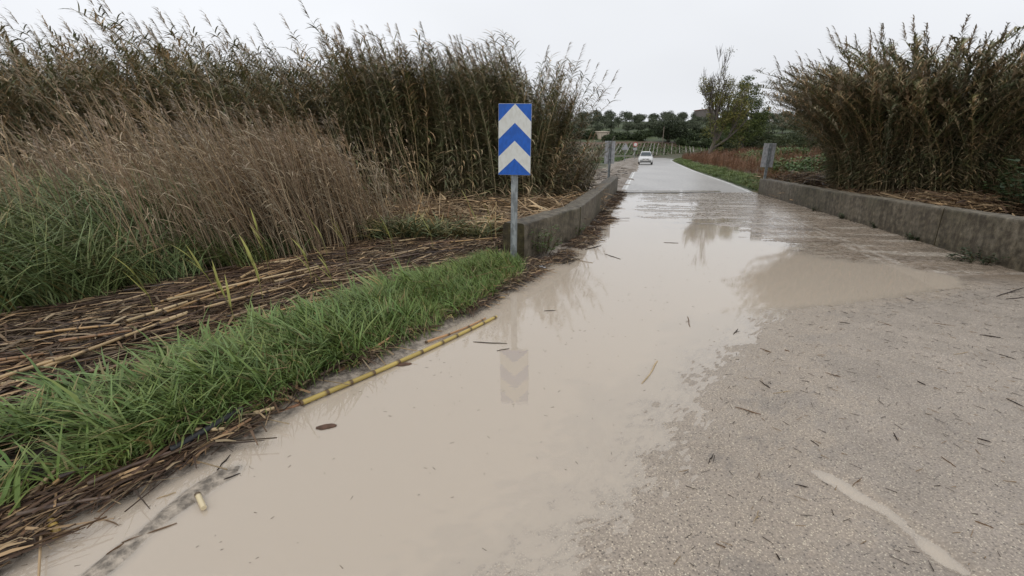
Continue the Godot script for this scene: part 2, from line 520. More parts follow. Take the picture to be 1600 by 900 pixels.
func leafy_weed(n: int, h: float, radius: float, c0: Color, c1: Color, size: float) -> ArrayMesh:
	var mb := MB.new()
	for s in n:
		var az := rr(0, TAU)
		var o := Vector3(cos(az), 0, sin(az)) * radius * sqrt(R.randf()) * 0.5
		var hh := h * rr(0.4, 1.0)
		var outp := o + Vector3(cos(az) * radius * rr(0.1, 0.7), hh, sin(az) * radius * rr(0.1, 0.7))
		var sc := Color(0.12, 0.09, 0.045)
		mb.tube([o, o.lerp(outp, 0.5) + Vector3(0, hh * 0.12, 0), outp], [0.004, 0.003, 0.001], 3, [sc, sc, sc], false)
		for i in 12:
			var p := o.lerp(outp, rr(0.2, 1.05))
			var col := c0.lerp(c1, R.randf())
			leaf(mb, p, rr(0, TAU), rr(0.0, 0.9), rr(-0.8, 0.2), size * rr(0.6, 1.4), size * rr(0.16, 0.3), col, col, 3)
	return mb.mesh()

# leaf faces in clumps through an ellipsoid crown
func crown(mb: MB, centre: Vector3, rad: Vector3, clumps: int, per: int, spread_r: float, size: float, c0: Color, c1: Color) -> void:
	for k in clumps:
		var d := Vector3(rr(-1, 1), rr(-1, 1), rr(-1, 1))
		while d.length() > 1.0:
			d = Vector3(rr(-1, 1), rr(-1, 1), rr(-1, 1))
		d = d.normalized() * pow(d.length(), 0.45)
		var o := centre + d * rad
		var cc := c0.lerp(c1, R.randf())
		for i in per:
			var q := Vector3(R.randfn(), R.randfn() * 0.75, R.randfn()) * spread_r
			var ax := Vector3(rr(-1, 1), rr(-1, 1), rr(-1, 1)).normalized()
			var bx := ax.cross(Vector3(rr(-1, 1), rr(-1, 1), rr(-1, 1))).normalized()
			var s := size * rr(0.5, 1.3)
			var col := cc * rr(0.75, 1.3); col.a = 1
			mb.flat_tri(o + q + ax * s, o + q + bx * s * 0.45 - ax * s * 0.3, o + q - bx * s * 0.45 - ax * s * 0.5, col)

func limb(mb: MB, p: Vector3, dir: Vector3, length: float, r: float, level: int, ends: Array, up := 0.25, col := Color(0.11, 0.09, 0.07)) -> void:
	var pts := [p]; var rad := [r]; var cols := [col]
	var q := p; var d := dir.normalized()
	var n := 5
	for i in n:
		d = (d + Vector3(rr(-0.13, 0.13), rr(-0.05, 0.13) + up * 0.12, rr(-0.13, 0.13))).normalized()
		q += d * length / n
		pts.append(q); rad.append(r * (1.0 - 0.62 * (i + 1) / n)); cols.append(col)
	mb.tube(pts, rad, 5 if level > 2 else 3, cols, false)
	ends.append([q, level])
	if level == 0: return
	for k in (3 if level > 1 else 5):
		var t := rr(0.35, 1.0)
		var ix := int(t * n)
		var a := Vector3(rr(-1, 1), rr(-0.1, 0.8), rr(-1, 1)).normalized()
		limb(mb, pts[ix], (d + a * rr(0.55, 0.95)), length * rr(0.5, 0.72), maxf(rad[ix] * 0.68, 0.02), level - 1, ends, up, col)

# ---------------------------------------------------------------- canes and sticks
func cane_mesh(length: float, r: float, col: Color, node_gap: float, bow: float, node_col := Color(0.10, 0.065, 0.035)) -> ArrayMesh:
	var mb := MB.new()
	var pts := []; var rad := []; var cols := []
	var x := 0.0
	while x < length:
		var seg := minf(node_gap * rr(0.85, 1.15), length - x)
		var tint := col * rr(0.82, 1.15); tint.a = 1
		var y := func(t: float) -> Vector3: return Vector3(t - length / 2, 0, bow * sin(PI * t / length))
		for e in [[0.0, 1.12, node_col], [0.012, 1.16, node_col], [0.02, 0.99, tint], [seg - 0.014, 0.97, tint]]:
			pts.append(y.call(x + minf(e[0], seg * 0.9))); rad.append(r * e[1] * (1.0 - 0.25 * x / length)); cols.append(e[2])
		x += seg + 0.001
	mb.tube(pts, rad, 7, cols, true)
	return mb.mesh()

func lay(called: String, mesh: Mesh, m: Material, a: Vector3, b: Vector3, length: float, label: String, category: String, group := "") -> MeshInstance3D:
	var o := put(called, mesh, m)
	var d := b - a
	var k := d.length() / length
	var bx := d.normalized()
	var bz := bx.cross(Vector3.UP).normalized()
	o.transform = Transform3D(Basis(bx * k, bz.cross(bx), bz), (a + b) / 2)
	tag(o, label, category, group)
	return o

func _ready() -> void:
	R.seed = 77
	NA.seed = 4; NA.frequency = 0.035; NA.fractal_octaves = 3
	NB.seed = 9; NB.frequency = 0.28; NB.fractal_octaves = 3
	# camera, sky, sun
	var cam := Camera3D.new()
	cam.position = Vector3(0, 1.5, 0)
	cam.rotation_degrees = Vector3(-16.7, 0, 0)
	cam.fov = 64.66
	cam.near = 0.05; cam.far = 2000.0
	add_child(cam)
	cam.current = true
	var env := Environment.new()
	env.background_mode = Environment.BG_SKY
	var sky := Sky.new()
	sky.sky_material = overcast()
	env.sky = sky
	env.tonemap_mode = Environment.TONE_MAPPER_LINEAR
	env.tonemap_exposure = 1.06
	env.sdfgi_enabled = true; env.ssao_enabled = true; env.ssil_enabled = true
	var we := WorldEnvironment.new()
	we.environment = env
	add_child(we)
	var sun := DirectionalLight3D.new()
	sun.light_energy = 0.22
	sun.light_angular_distance = 40.0
	sun.light_color = Color(1.0, 0.97, 0.93)
	sun.rotation_degrees = Vector3(-58, -35, 0)
	sun.shadow_enabled = true
	add_child(sun)
	materials()
	land()
	bridge_walls()
	far_country()
	chevron_sign()
	other_signs()
	car()
	reeds_left()
	reeds_right()
	verge()
	debris()
	small_things()

func overcast() -> PanoramaSkyMaterial:
	var f := FastNoiseLite.new()
	f.seed = 12; f.frequency = 1.0; f.fractal_octaves = 4
	var im := Image.create(512, 256, false, Image.FORMAT_RGBF)
	for j in 256:
		var el := PI * (0.5 - (j + 0.5) / 256.0)
		for i in 512:
			var az := TAU * i / 512.0
			var p := Vector3(cos(az) * cos(el), sin(el) * 2.2, sin(az) * cos(el))
			var k := 0.835 + 0.10 * f.get_noise_3dv(p * 1.1) + 0.05 * maxf(sin(el), 0.0)
			im.set_pixel(i, j, Color(k * 0.975, k * 1.0, k * 1.045))
	var m := PanoramaSkyMaterial.new()
	m.panorama = ImageTexture.create_from_image(im)
	return m

# ---------------------------------------------------------------- the setting
func ground_color(x: float, d: float, y: float) -> Color:
	var f := NB.get_noise_2d(x * 3.0 + 11.0, d * 3.0)
	var f2 := NB.get_noise_2d(x * 0.8, d * 0.8 + 31.0)
	var mud := Color(0.48, 0.41, 0.33)
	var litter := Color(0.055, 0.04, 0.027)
	var green := Color(0.07, 0.10, 0.03)
	if d > 96.0:
		var red := Color(0.15, 0.085, 0.05)
		if d < 122.0 + f * 2.0: return Color(0.085, 0.095, 0.04).lerp(Color(0.15, 0.10, 0.06), clampf(0.25 + f2, 0, 1))
		if d < 129.0: return red.lerp(Color(0.20, 0.13, 0.08), 0.5 + f * 0.5)
		var meadow := Color(0.10, 0.135, 0.035).lerp(Color(0.05, 0.075, 0.025), clampf(0.5 + f2, 0, 1))
		return meadow
	var xl := lin(SHORE, d)
	var s := (xl - x) * 0.88
	if s > (-0.3 if d > 2.2 else -1.0):
		if d < 17.5:
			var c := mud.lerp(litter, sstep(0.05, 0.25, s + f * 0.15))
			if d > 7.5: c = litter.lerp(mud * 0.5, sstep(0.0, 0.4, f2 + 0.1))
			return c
		var c2 := Color(0.47, 0.41, 0.35).lerp(Color(0.20, 0.15, 0.10), clampf(0.4 + f * 1.6, 0, 1))
		c2 = c2.lerp(green.lerp(Color(0.14, 0.09, 0.05), clampf(0.1 + f2, 0, 1)), sstep(33.0, 42.0, d + f * 4.0) * sstep(1.5, 3.0, s + f))
		return c2
	if x > lin(RIGHT, d) - 0.1:
		var q := x - lin(RIGHT, d)
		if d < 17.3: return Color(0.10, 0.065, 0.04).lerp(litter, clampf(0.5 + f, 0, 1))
		return Color(0.16, 0.10, 0.06).lerp(green, clampf(f2 * 1.6 + 0.2, 0, 1)).lerp(green, 1.0 - sstep(0.6, 1.8, q))
	return mud

func lines(from: float, to: float, least: float, grow: float) -> PackedFloat32Array:
	var o := PackedFloat32Array()
	var t := from
	while t < to:
		o.append(t)
		t += maxf(least, absf(t) * grow)
	o.append(to)
	return o

func land() -> void:
	var side := lines(0.0, 420.0, 0.065, 0.032)
	var xs := PackedFloat32Array()
	for i in range(side.size() - 1, 0, -1): xs.append(-side[i])
	xs.append_array(side)
	var ds := PackedFloat32Array([-40.0, -20.0, -10.0, -5.0, -2.0, -1.0, -0.4, 0.1, 0.5])
	ds.append_array(lines(0.8, 600.0, 0.055, 0.019))
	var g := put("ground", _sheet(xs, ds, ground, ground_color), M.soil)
	tag(g, "muddy roadside ground, fields and hillside", "ground", "", "structure")
	# road over the bridge
	var mb := MB.new()
	var rows := lines(-8.0, 17.6, 0.015, 0.0)
	var far_rows := PackedFloat32Array()
	for d in rows:
		if d < 0.4:
			if fmod(absf(d), 0.4) < 0.0149: far_rows.append(d)
		elif far_rows.is_empty() or d - far_rows[far_rows.size() - 1] > maxf(0.012, d * 0.0085): far_rows.append(d)
	rows = far_rows
	var w := 380
	for d in rows:
		var a := lin(SHORE, d) - 0.12
		var b := lin(RIGHT, d) + 0.02
		for i in w:
			# columns are closer together on the near right, where the gravel shows
			var u := float(i) / (w - 1)
			var wx := clampf(lin(WETX, d), -0.2, 2.6)
			var x := lerpf(a, wx - 0.5, u / 0.12) if u < 0.12 else (lerpf(wx - 0.5, wx + 2.4, (u - 0.12) / 0.63) if u < 0.75 else lerpf(wx + 2.4, b, (u - 0.75) / 0.25))
			x = lerpf(x, lerpf(a, b, u), sstep(3.6, 5.4, d))
			mb.v.append(Vector3(x, road_y(x, d), -d))
	for j in rows.size():
		for i in w:
			var k := j * w + i
			var px := mb.v[j * w + mini(i + 1, w - 1)] - mb.v[j * w + maxi(i - 1, 0)]
			var pd := mb.v[mini(j + 1, rows.size() - 1) * w + i] - mb.v[maxi(j - 1, 0) * w + i]
			mb.n.append(px.cross(pd).normalized())
			mb.c.append(road_color(mb.v[k].x, rows[j]))
	var deck_ix := PackedInt32Array()
	for j in rows.size() - 1:
		for i in w - 1:
			var a := j * w + i
			if rows[j] < 5.5:
				for q in [a, a + w, a + w + 1, a, a + w + 1, a + 1]: mb.ix.append(q)
			else:
				for q in [a, a + w, a + w + 1, a, a + w + 1, a + 1]: deck_ix.append(q)
	var near_mesh := mb.mesh()
	mb.ix = deck_ix
	tag(put("bridge_deck", mb.mesh(), M.deck), "wet concrete bridge deck streaked with mud and water film", "road", "", "structure")
	var road := put("road", near_mesh, M.asphalt)
	tag(road, "worn wet asphalt road caked in pale silt, leading to the bridge", "road", "", "structure")
	# the road beyond the bridge, bending away to the right
	var LE := [[4.08, 17.55], [5.77, 23.6], [9.4, 36.7], [14.65, 56.8], [18.8, 72.0], [23.0, 86.0], [28.5, 100.0], [35.0, 108.5], [46.0, 114.5], [66.0, 122.5], [130.0, 146.0]]
	var RE := [[9.18, 17.55], [11.0, 23.9], [14.4, 36.7], [19.6, 54.8], [23.9, 69.6], [28.0, 82.5], [33.0, 94.5], [39.0, 101.5], [48.5, 108.0], [68.0, 116.5], [131.0, 140.0]]
	var cl := Curve3D.new(); var cr := Curve3D.new()
	for e in [[LE, cl], [RE, cr]]:
		var P: Array = e[0]
		for i in P.size():
			var p := Vector3(P[i][0], 0, -P[i][1])
			var t := Vector3(P[mini(i + 1, P.size() - 1)][0] - P[maxi(i - 1, 0)][0], 0, -(P[mini(i + 1, P.size() - 1)][1] - P[maxi(i - 1, 0)][1])) / 6.0
			e[1].add_point(p, -t, t)
	mb = MB.new()
	var n := 260; w = 22
	var line_l := MB.new(); var line_r := MB.new()
	for j in n:
		var t := pow(j / (n - 1.0), 1.6)
		var a := cl.sample_baked(t * cl.get_baked_length()); var b := cr.sample_baked(t * cr.get_baked_length())
		for i in w:
			var u := i / (w - 1.0)
			var p := a.lerp(b, u)
			p.y = far_road_y(p.x, -p.z, u)
			mb.v.append(p); mb.n.append(Vector3.UP)
			var st := NB.get_noise_2d(p.x * 1.2, p.z * 0.35) * 0.10
			var k := 0.46 + st
			mb.c.append(Color(k, k * 0.955, k * 0.90))
		for e in [[line_l, 0.035], [line_r, 0.965]]:
			var L: MB = e[0]
			var uu: float = e[1]
			for s in [-0.008, 0.008]:
				var p := a.lerp(b, uu + s); p.y = far_road_y(p.x, -p.z, uu) + 0.006
				L.v.append(p); L.n.append(Vector3.UP)
				var wv := 0.72 + 0.3 * NB.get_noise_2d(p.x * 4.0, p.z * 2.0)
				L.c.append(Color(wv, wv, wv * 0.97))
	for j in n - 1:
		for i in w - 1:
			var a := j * w + i
			for q in [a, a + w, a + w + 1, a, a + w + 1, a + 1]: mb.ix.append(q)
		for L in [line_l, line_r]:
			for q in [j * 2, j * 2 + 2, j * 2 + 3, j * 2, j * 2 + 3, j * 2 + 1]: L.ix.append(q)
	var fr := mat("far_road", Color.WHITE, 0.3, true)
	triplanar(fr, noise_tex(0.03, [[0.2, grey(0.82)], [0.8, grey(1.0)]], 512, 6, 61), Vector3.ONE * 0.3)
	road = put("road", mb.mesh(), fr)
	tag(road, "pale wet road beyond the bridge, bending away to the right", "road", "", "structure")
	var pm := mat("road_paint", Color.WHITE, 0.5, true)
	tag(put("road_marking", line_l.mesh(), pm), "worn white edge line on the left side of the far road", "road marking", "", "structure")
	tag(put("road_marking", line_r.mesh(), pm), "worn white edge line on the right side of the far road", "road marking", "", "structure")
	# flood water: one level sheet, the ground and the road rise out of it
	var water := MB.new()
	water.flat_quad(Vector3(-3.6, 0, 8), Vector3(10, 0, 8), Vector3(10, 0, -18.5), Vector3(-3.6, 0, -18.5), Color.WHITE, Vector3.UP)
	var fw := put("flood_water", water.mesh(), M.thin_water)
	tag(fw, "muddy beige flood water standing across the road", "water", "", "structure")
	for e in [[-0.0025, M.murk], [-0.005, M.murk], [-0.008, M.water]]:
		var deep := put("suspended_silt", water.mesh(), e[1], fw)
		deep.position.y = e[0]
	water = MB.new()
	water.flat_quad(Vector3(1.9, -0.13, -14.5), Vector3(4.0, -0.13, -18.4), Vector3(9.0, -0.13, -36), Vector3(2.0, -0.13, -36), Color.WHITE, Vector3.UP)
	var st := mat("stream_water", Color(0.40, 0.345, 0.265), 0.04)
	st.metallic_specular = 0.45
	tag(put("stream_water", water.mesh(), st), "silty water lying in the mud flat left of the far road", "water", "", "structure")

func far_road_y(x: float, d: float, u: float) -> float:
	var y := 0.02 + NB.get_noise_2d(x * 0.9, d * 2.4) * 0.016 * (1.0 - sstep(20.0, 26.0, d))
	y -= 0.03 * exp(-pow((d - 18.6 + u * 0.5) / 0.42, 2.0)) * (1.0 - sstep(0.72, 0.86, u))
	if d > 96.0: y += 0.12 * sstep(96.0, 104.0, d) + 0.9 * sstep(112.0, 146.0, d)
	return y

func road_color(x: float, d: float) -> Color:
	var f := NB.get_noise_2d(x * 1.3, d * 1.3 + 5.0)
	var f2 := NB.get_noise_2d(x * 6.0 + 50.0, d * 6.0)
	var k := 0.56 * (1.0 + 0.16 * f + 0.16 * f2)
	var a := Color(k * 1.04, k * 0.955, k * 0.875)
	# silt settled in the hollows of the gravel
	if d < 5.5 and road_y(x, d) < 0.010 + 0.008 * f2: a = a.lerp(Color(0.68, 0.61, 0.535), 0.55)
	var s := NB.get_noise_2d(x * 1.5, d * 7.0 + x)
	var b := Color(0.38, 0.305, 0.235) * (1.0 + 0.45 * s + 0.2 * f2)
	if s > 0.28: b = b.lerp(Color(0.62, 0.56, 0.48), 0.6)
	# two dried tyre tracks of lighter silt on the deck
	var tr := x - (lin(RIGHT, d) - 1.35)
	if absf(absf(tr) - 0.09) < 0.05 and f2 > -0.25 and d < 12.0: b = b.lerp(Color(0.6, 0.53, 0.45), 0.55)
	var o := a.lerp(b, sstep(4.6, 5.4, d - 0.1 * (x - 3.0)))
	o.a = 1
	return o

func wall_section(path: Array, height: Array, thick: float, left_of: bool) -> ArrayMesh:
	# an upright slab with worn edges along path; the given line is the road face
	var mb := MB.new()
	var pts := []; var hs := []
	for i in path.size() - 1:
		var a := Vector3(path[i][0], 0, -path[i][1]); var b := Vector3(path[i + 1][0], 0, -path[i + 1][1])
		var m := int(a.distance_to(b) / 0.07)
		for k in m + (1 if i == path.size() - 2 else 0):
			pts.append(a.lerp(b, float(k) / m)); hs.append(lerpf(height[i], height[i + 1], float(k) / m))
	var prof := [[0.0, -0.4], [0.0, 0.05], [0.0, 0.2], [0.0, 0.35], [0.0, 0.45], [0.0, 0.92], [0.0, 0.975], [0.022, 1.0], [0.12, 1.0], [0.5, 1.0], [0.86, 1.0], [0.93, 0.985], [1.0, 0.94], [1.0, 0.4], [1.0, -0.6]]
	var w := prof.size()
	for i in pts.size():
		var t: Vector3 = (pts[mini(i + 1, pts.size() - 1)] - pts[maxi(i - 1, 0)]).normalized()
		var away := t.cross(Vector3.UP) * (-1.0 if left_of else 1.0)
		for j in w:
			var p: Vector3 = pts[i] + away * prof[j][0] * thick + Vector3.UP * prof[j][1] * hs[i]
			var jit := NB.get_noise_3d(p.x * 9.0, p.y * 9.0, p.z * 9.0)
			p += (away * 0.010 + Vector3.UP * (0.012 if j >= 5 and j <= 12 else 0.0)) * jit
			if j == 6 or j == 7:
				p += (away * 0.02 - Vector3.UP * 0.02) * maxf(0.0, NB.get_noise_3d(p.x * 4.0, 3.0, p.z * 4.0) - 0.1)
			mb.v.append(p)
			mb.n.append(Vector3.ZERO)
			var f := NB.get_noise_3d(p.x * 2.0, p.y * 2.0 + 7.0, p.z * 2.0)
			var face := Color(0.24, 0.21, 0.165).lerp(Color(0.35, 0.31, 0.25), clampf(0.5 + f, 0, 1))
			var moss := Color(0.125, 0.115, 0.05)
			if j < 8: face = face.lerp(moss, clampf(NB.get_noise_3d(p.x * 1.3 + 30.0, p.y * 3.0, p.z * 1.3) * 1.6 + (0.25 if j > 4 else 0.0), 0, 0.85))
			mb.c.append(face)
	for i in pts.size() - 1:
		for j in w - 1:
			var a := i * w + j
			var q := [a, a + w, a + w + 1, a + 1]
			var nn: Vector3 = (mb.v[q[1]] - mb.v[q[0]]).cross(mb.v[q[3]] - mb.v[q[0]]).normalized()
			if left_of: nn = -nn
			for e in q: mb.n[e] += nn
	for i in mb.n.size(): mb.n[i] = mb.n[i].normalized()
	for i in pts.size() - 1:
		for j in w - 1:
			var a := i * w + j
			mb.quad(a, a + w, a + w + 1, a + 1)
	for e in [0, pts.size() - 1]:
		var nn: Vector3 = (pts[0] - pts[1]).normalized() if e == 0 else (pts[e] - pts[e - 1]).normalized()
		var ring := []
		for j in w:
			var moss := Color(0.13, 0.115, 0.045).lerp(Color(0.19, 0.16, 0.10), clampf(0.5 + NB.get_noise_2d(j * 3.0, e), 0, 1))
			ring.append(mb.vert(mb.v[e * w + j], nn, moss))
		var c := mb.vert(pts[e] + (mb.v[e * w + w - 1] - mb.v[e * w]) * 0.5 + Vector3.UP * 0.25, nn, Color(0.14, 0.12, 0.06))
		for j in w - 1: mb.tri(c, ring[j], ring[j + 1])
		mb.tri(c, ring[w - 1], ring[0])
	return mb.mesh()

func bridge_walls() -> void:
	var t := thing("bridge_parapet", "stained grey concrete bridge wall behind the chevron sign, bent where its wing splays", "wall", Vector3.ZERO)
	put("wing_section", wall_section([[0.17, 6.16], [1.22, 8.20]], [0.56, 0.55], 0.34, true), M.concrete, t).set_meta("label", "splayed near end of the wall with mossy end face")
	put("straight_section", wall_section([[1.235, 8.225], [2.7, 13.2], [4.12, 18.15]], [0.55, 0.56, 0.57], 0.34, true), M.concrete, t)
	t = thing("bridge_parapet", "long mossy concrete bridge wall along the right side of the road below the reeds", "wall", Vector3.ZERO)
	put("straight_section", wall_section([[9.08, 17.1], [7.81, 11.14], [6.98, 7.42]], [0.55, 0.57, 0.62], 0.34, true), M.concrete, t)
	put("wing_section", wall_section([[6.975, 7.40], [6.62, 6.0], [6.45, 5.3], [6.6, 4.0]], [0.62, 0.655, 0.67, 0.67], 0.34, true), M.concrete, t)

# ---------------------------------------------------------------- far country
func far_country() -> void:
	# crop rows
	var rows := MB.new(); var wet := MB.new()
	for r in 120:
		var x0 := -42.0 + r * 0.9
		var d := 52.0
		var last_a := -1; var last_b := -1
		while d < 125.0:
			var x := x0 + (d - 52.0) * 0.33 + NB.get_noise_2d(r * 3.0, d * 0.1) * 0.25
			var off_road := x < lin(SHORE, d) - 2.2 if d < 100.0 else d > 112.6 + (x - 38.0) * 0.36
			if off_road and x > -12.0:
				var y := ground(x, d)
				var k := rr(0.7, 1.2)
				if R.randf() < 0.85:
					for q in 9:
						leaf(rows, Vector3(x + rr(-0.25, 0.25), y, -d + rr(-0.5, 0.5)), rr(0, TAU), rr(0.5, 1.4), rr(-0.3, 0.5), rr(0.2, 0.4), rr(0.07, 0.13), Color(0.06, 0.10, 0.03) * k, Color(0.10, 0.15, 0.045) * k, 2)
				var wx := x + 0.45
				var wl := 0.06 * (1.0 + NB.get_noise_2d(wx * 2.0, d) * 0.8)
				if d > 86.0 and (r % 2 == 0 or r % 5 == 1):
					var a := wet.vert(Vector3(wx - wl, ground(wx - wl, d) + 0.12, -d), Vector3.UP, Color(0.42, 0.39, 0.35))
					wet.vert(Vector3(wx + wl, ground(wx + wl, d) + 0.12, -d), Vector3.UP, Color(0.42, 0.39, 0.35))
					if last_a >= 0: wet.quad(last_a, last_a + 1, a + 1, a)
					last_a = a
				else: last_a = -1
			else: last_a = -1
			d += 0.7
	tag(put("crop_rows", rows.mesh(), M.far_leaf), "rows of young green crop in the field beyond the road bend", "crop", "", "stuff")
	var wm := mat("wet_furrow", Color.WHITE, 0.25, true)
	tag(put("wet_furrows", wet.mesh(), wm), "pale water-filled furrows between the crop rows", "furrow", "", "stuff")
	var clods := []
	for k in 4:
		var cb := MB.new()
		var sp := SphereMesh.new(); sp.radial_segments = 10; sp.rings = 6; sp.radius = 0.5; sp.height = 1.0
		var arr := sp.get_mesh_arrays()
		var vv: PackedVector3Array = arr[Mesh.ARRAY_VERTEX]; var ii: PackedInt32Array = arr[Mesh.ARRAY_INDEX]
		for q in vv.size(): vv[q] *= 1.0 + 0.55 * NB.get_noise_3d(vv[q].x * 7.0 + k * 9.0, vv[q].y * 7.0, vv[q].z * 7.0)
		for q in range(0, ii.size(), 3): cb.flat_tri(vv[ii[q]], vv[ii[q + 1]], vv[ii[q + 2]], Color(0.40, 0.345, 0.285))
		clods.append(cb.mesh())
	var mud := thing("mud_clods", "pale wet mud thrown up in lumps left of the far road", "mud", Vector3.ZERO, 0.0, "", "stuff")
	var ce := []
	for i in 900:
		var d := 18.8 + pow(R.randf(), 1.2) * 22.0
		var x := lin(SHORE, d) - 0.5 - R.randf() * 6.5
		var sz := rr(0.1, 0.5)
		ce.append([Transform3D(Basis(Vector3.UP, rr(0, TAU)).scaled(Vector3(sz * 1.5, sz * 0.35, sz)), Vector3(x, ground(x, d), -d)), tone(0.35, 1.25, 0.05)])
	spread("clods", clods, M.soil, ce, mud)
	# olive grove: a few tree variants, each tree a copy
	var kinds := []
	for k in 4:
		var tr := MB.new(); var cr := MB.new()
		var h := rr(3.6, 4.6)
		var ends := []
		limb(tr, Vector3.ZERO, Vector3(rr(-0.15, 0.15), 1, rr(-0.15, 0.15)), h * 0.45, 0.2, 1, ends)
		for b in 5: crown(cr, Vector3(rr(-1.1, 1.1), h * rr(0.5, 0.75), rr(-1.1, 1.1)), Vector3(1.5, h * 0.24, 1.5), 26, 16, 0.26, 0.22, Color(0.060, 0.075, 0.045), Color(0.105, 0.12, 0.075))
		kinds.append([tr.mesh(), cr.mesh()])
	var rowsd := [[152.0, "grey-green olive tree in the lowest row of the hillside grove", 22], [166.0, "round olive tree in the second row up the hillside grove", 23], [180.0, "round olive tree in the third row up the hillside grove", 23], [196.0, "olive tree on the crest of the hill against the sky", 24]]
	for e in rowsd:
		for i in int(e[2]):
			var d: float = e[0] + rr(-2.5, 2.5)
			var x: float = (0.105 + 0.030 * (i + (0.3 if int(e[0]) % 4 == 0 else 0.0))) * d * 1.0 + rr(-0.8, 0.8)
			var k: Array = kinds[R.randi() % 4]
			var o := thing("olive_tree", e[1], "tree", Vector3(x, ground(x, d) - 0.1, -d), rr(0, TAU), "olive trees on the hill")
			o.scale = Vector3.ONE * rr(0.82, 1.12)
			put("trunk", k[0], M.bark, o); put("crown", k[1], M.far_leaf, o)
	# bushes below the grove
	var bk := []
	for k in 3:
		var cr := MB.new()
		for b in 6: crown(cr, Vector3(rr(-1.1, 1.1), rr(0.35, 0.9), rr(-1, 1)), Vector3(0.9, 0.6, 0.9), 18, 18, 0.2, 0.2, Color(0.028, 0.042, 0.018), Color(0.055, 0.075, 0.028))
		bk.append(cr.mesh())
	var spots := [[26.5, 131.0, 1.3], [30.5, 133.0, 1.6], [33.6, 131.0, 1.7], [44.5, 124.5, 1.35], [46.0, 122.0, 1.0], [49.5, 121.0, 1.5], [53.0, 121.5, 1.8], [56.5, 121.0, 1.6], [61.0, 122.0, 1.9], [66.0, 120.0, 1.9], [72.0, 120.0, 2.2], [22.0, 136.0, 1.6], [18.0, 138.0, 2.0], [38.0, 139.0, 1.5], [50.0, 134.0, 1.7], [57.0, 132.0, 1.8]]
	for p in spots:
		var o := put("bush", bk[R.randi() % 3], M.far_leaf)
		o.position = Vector3(p[0], ground(p[0], p[1]) - 0.15, -p[1]); o.rotation.y = rr(0, TAU); o.scale = Vector3.ONE * p[2]
		tag(o, "low dark green bush along the foot of the hill", "bush", "bushes along the foot of the hill")
	for i in 70:
		var x := rr(10, 75); var d := rr(133, 150)
		var o := put("bush", bk[R.randi() % 3], M.far_leaf)
		o.position = Vector3(x, ground(x, d) - 0.2, -d); o.rotation.y = rr(0, TAU); o.scale = Vector3(1, 0.8, 1) * rr(0.6, 1.5)
		tag(o, "scrubby bush on the slope below the olive grove", "bush", "scrub below the olive grove")
	var mb := MB.new()
	for b in 9: crown(mb, Vector3(rr(-3.6, 3.6), rr(1.6, 4.4), rr(-1.5, 1.5)), Vector3(2.0, 1.5, 2.0), 30, 22, 0.35, 0.26, Color(0.018, 0.026, 0.012), Color(0.036, 0.048, 0.020))
	var big := thing("carob_tree", "large dark round-crowned tree standing below the olive grove", "tree", Vector3(41.3, ground(41.3, 127.0) - 0.2, -127.0))
	put("crown", mb.mesh(), M.far_leaf, big)
	mb = MB.new(); limb(mb, Vector3.ZERO, Vector3.UP, 2.6, 0.3, 1, [])
	put("trunk", mb.mesh(), M.bark, big)
	# pole in front of the dark tree
	var pole := MB.new()
	pole.tube([Vector3.ZERO, Vector3(0.03, 2.4, 0), Vector3(0.05, 4.6, 0)], [0.13, 0.11, 0.09], 8, [Color(0.16, 0.13, 0.10), Color(0.17, 0.14, 0.11), Color(0.17, 0.14, 0.11)])
	var po := put("utility_pole", pole.mesh(), M.bark)
	po.position = Vector3(38.6, ground(38.6, 122.5), -122.5)
	tag(po, "bare wooden pole in front of the large dark tree", "pole")
	# a small pale hut among the bushes
	var hut := thing("hut", "small pale hut half hidden by bushes on the far slope", "building", Vector3(25.6, ground(25.6, 136.0), -136.0), 0.3)
	mb = MB.new(); mb.box(Vector3(0, 0.6, 0), Vector3(1.5, 1.2, 1.2), Color.WHITE)
	put("wall", mb.mesh(), M.plaster, hut)
	mb = MB.new(); mb.box(Vector3(0, 1.88, 0), Vector3(1.7, 0.07, 1.4), Color.WHITE, Basis(Vector3(1, 0, 0), 0.08), 0.01)
	put("roof", mb.mesh(), M.plaster, hut)
	bare_tree(); green_tree()
	# a farmhouse on the crest behind the bare tree
	var fh := thing("farmhouse", "grey flat-roofed house on the crest behind the bare tree", "building", Vector3(78.0, ground(78.0, 196.0) - 0.3, -196.0), 0.2)
	mb = MB.new(); mb.box(Vector3(0, 2.2, 0), Vector3(3.2, 2.2, 3.0), Color.WHITE, Basis.IDENTITY, 0.03)
	put("wall", mb.mesh(), mat("house_wall", Color(0.16, 0.14, 0.13), 0.9), fh)
	mb = MB.new(); mb.box(Vector3(0, 4.53, 0), Vector3(3.4, 0.12, 3.2), Color.WHITE, Basis.IDENTITY, 0.03)
	put("roof", mb.mesh(), M.roof_tile, fh)

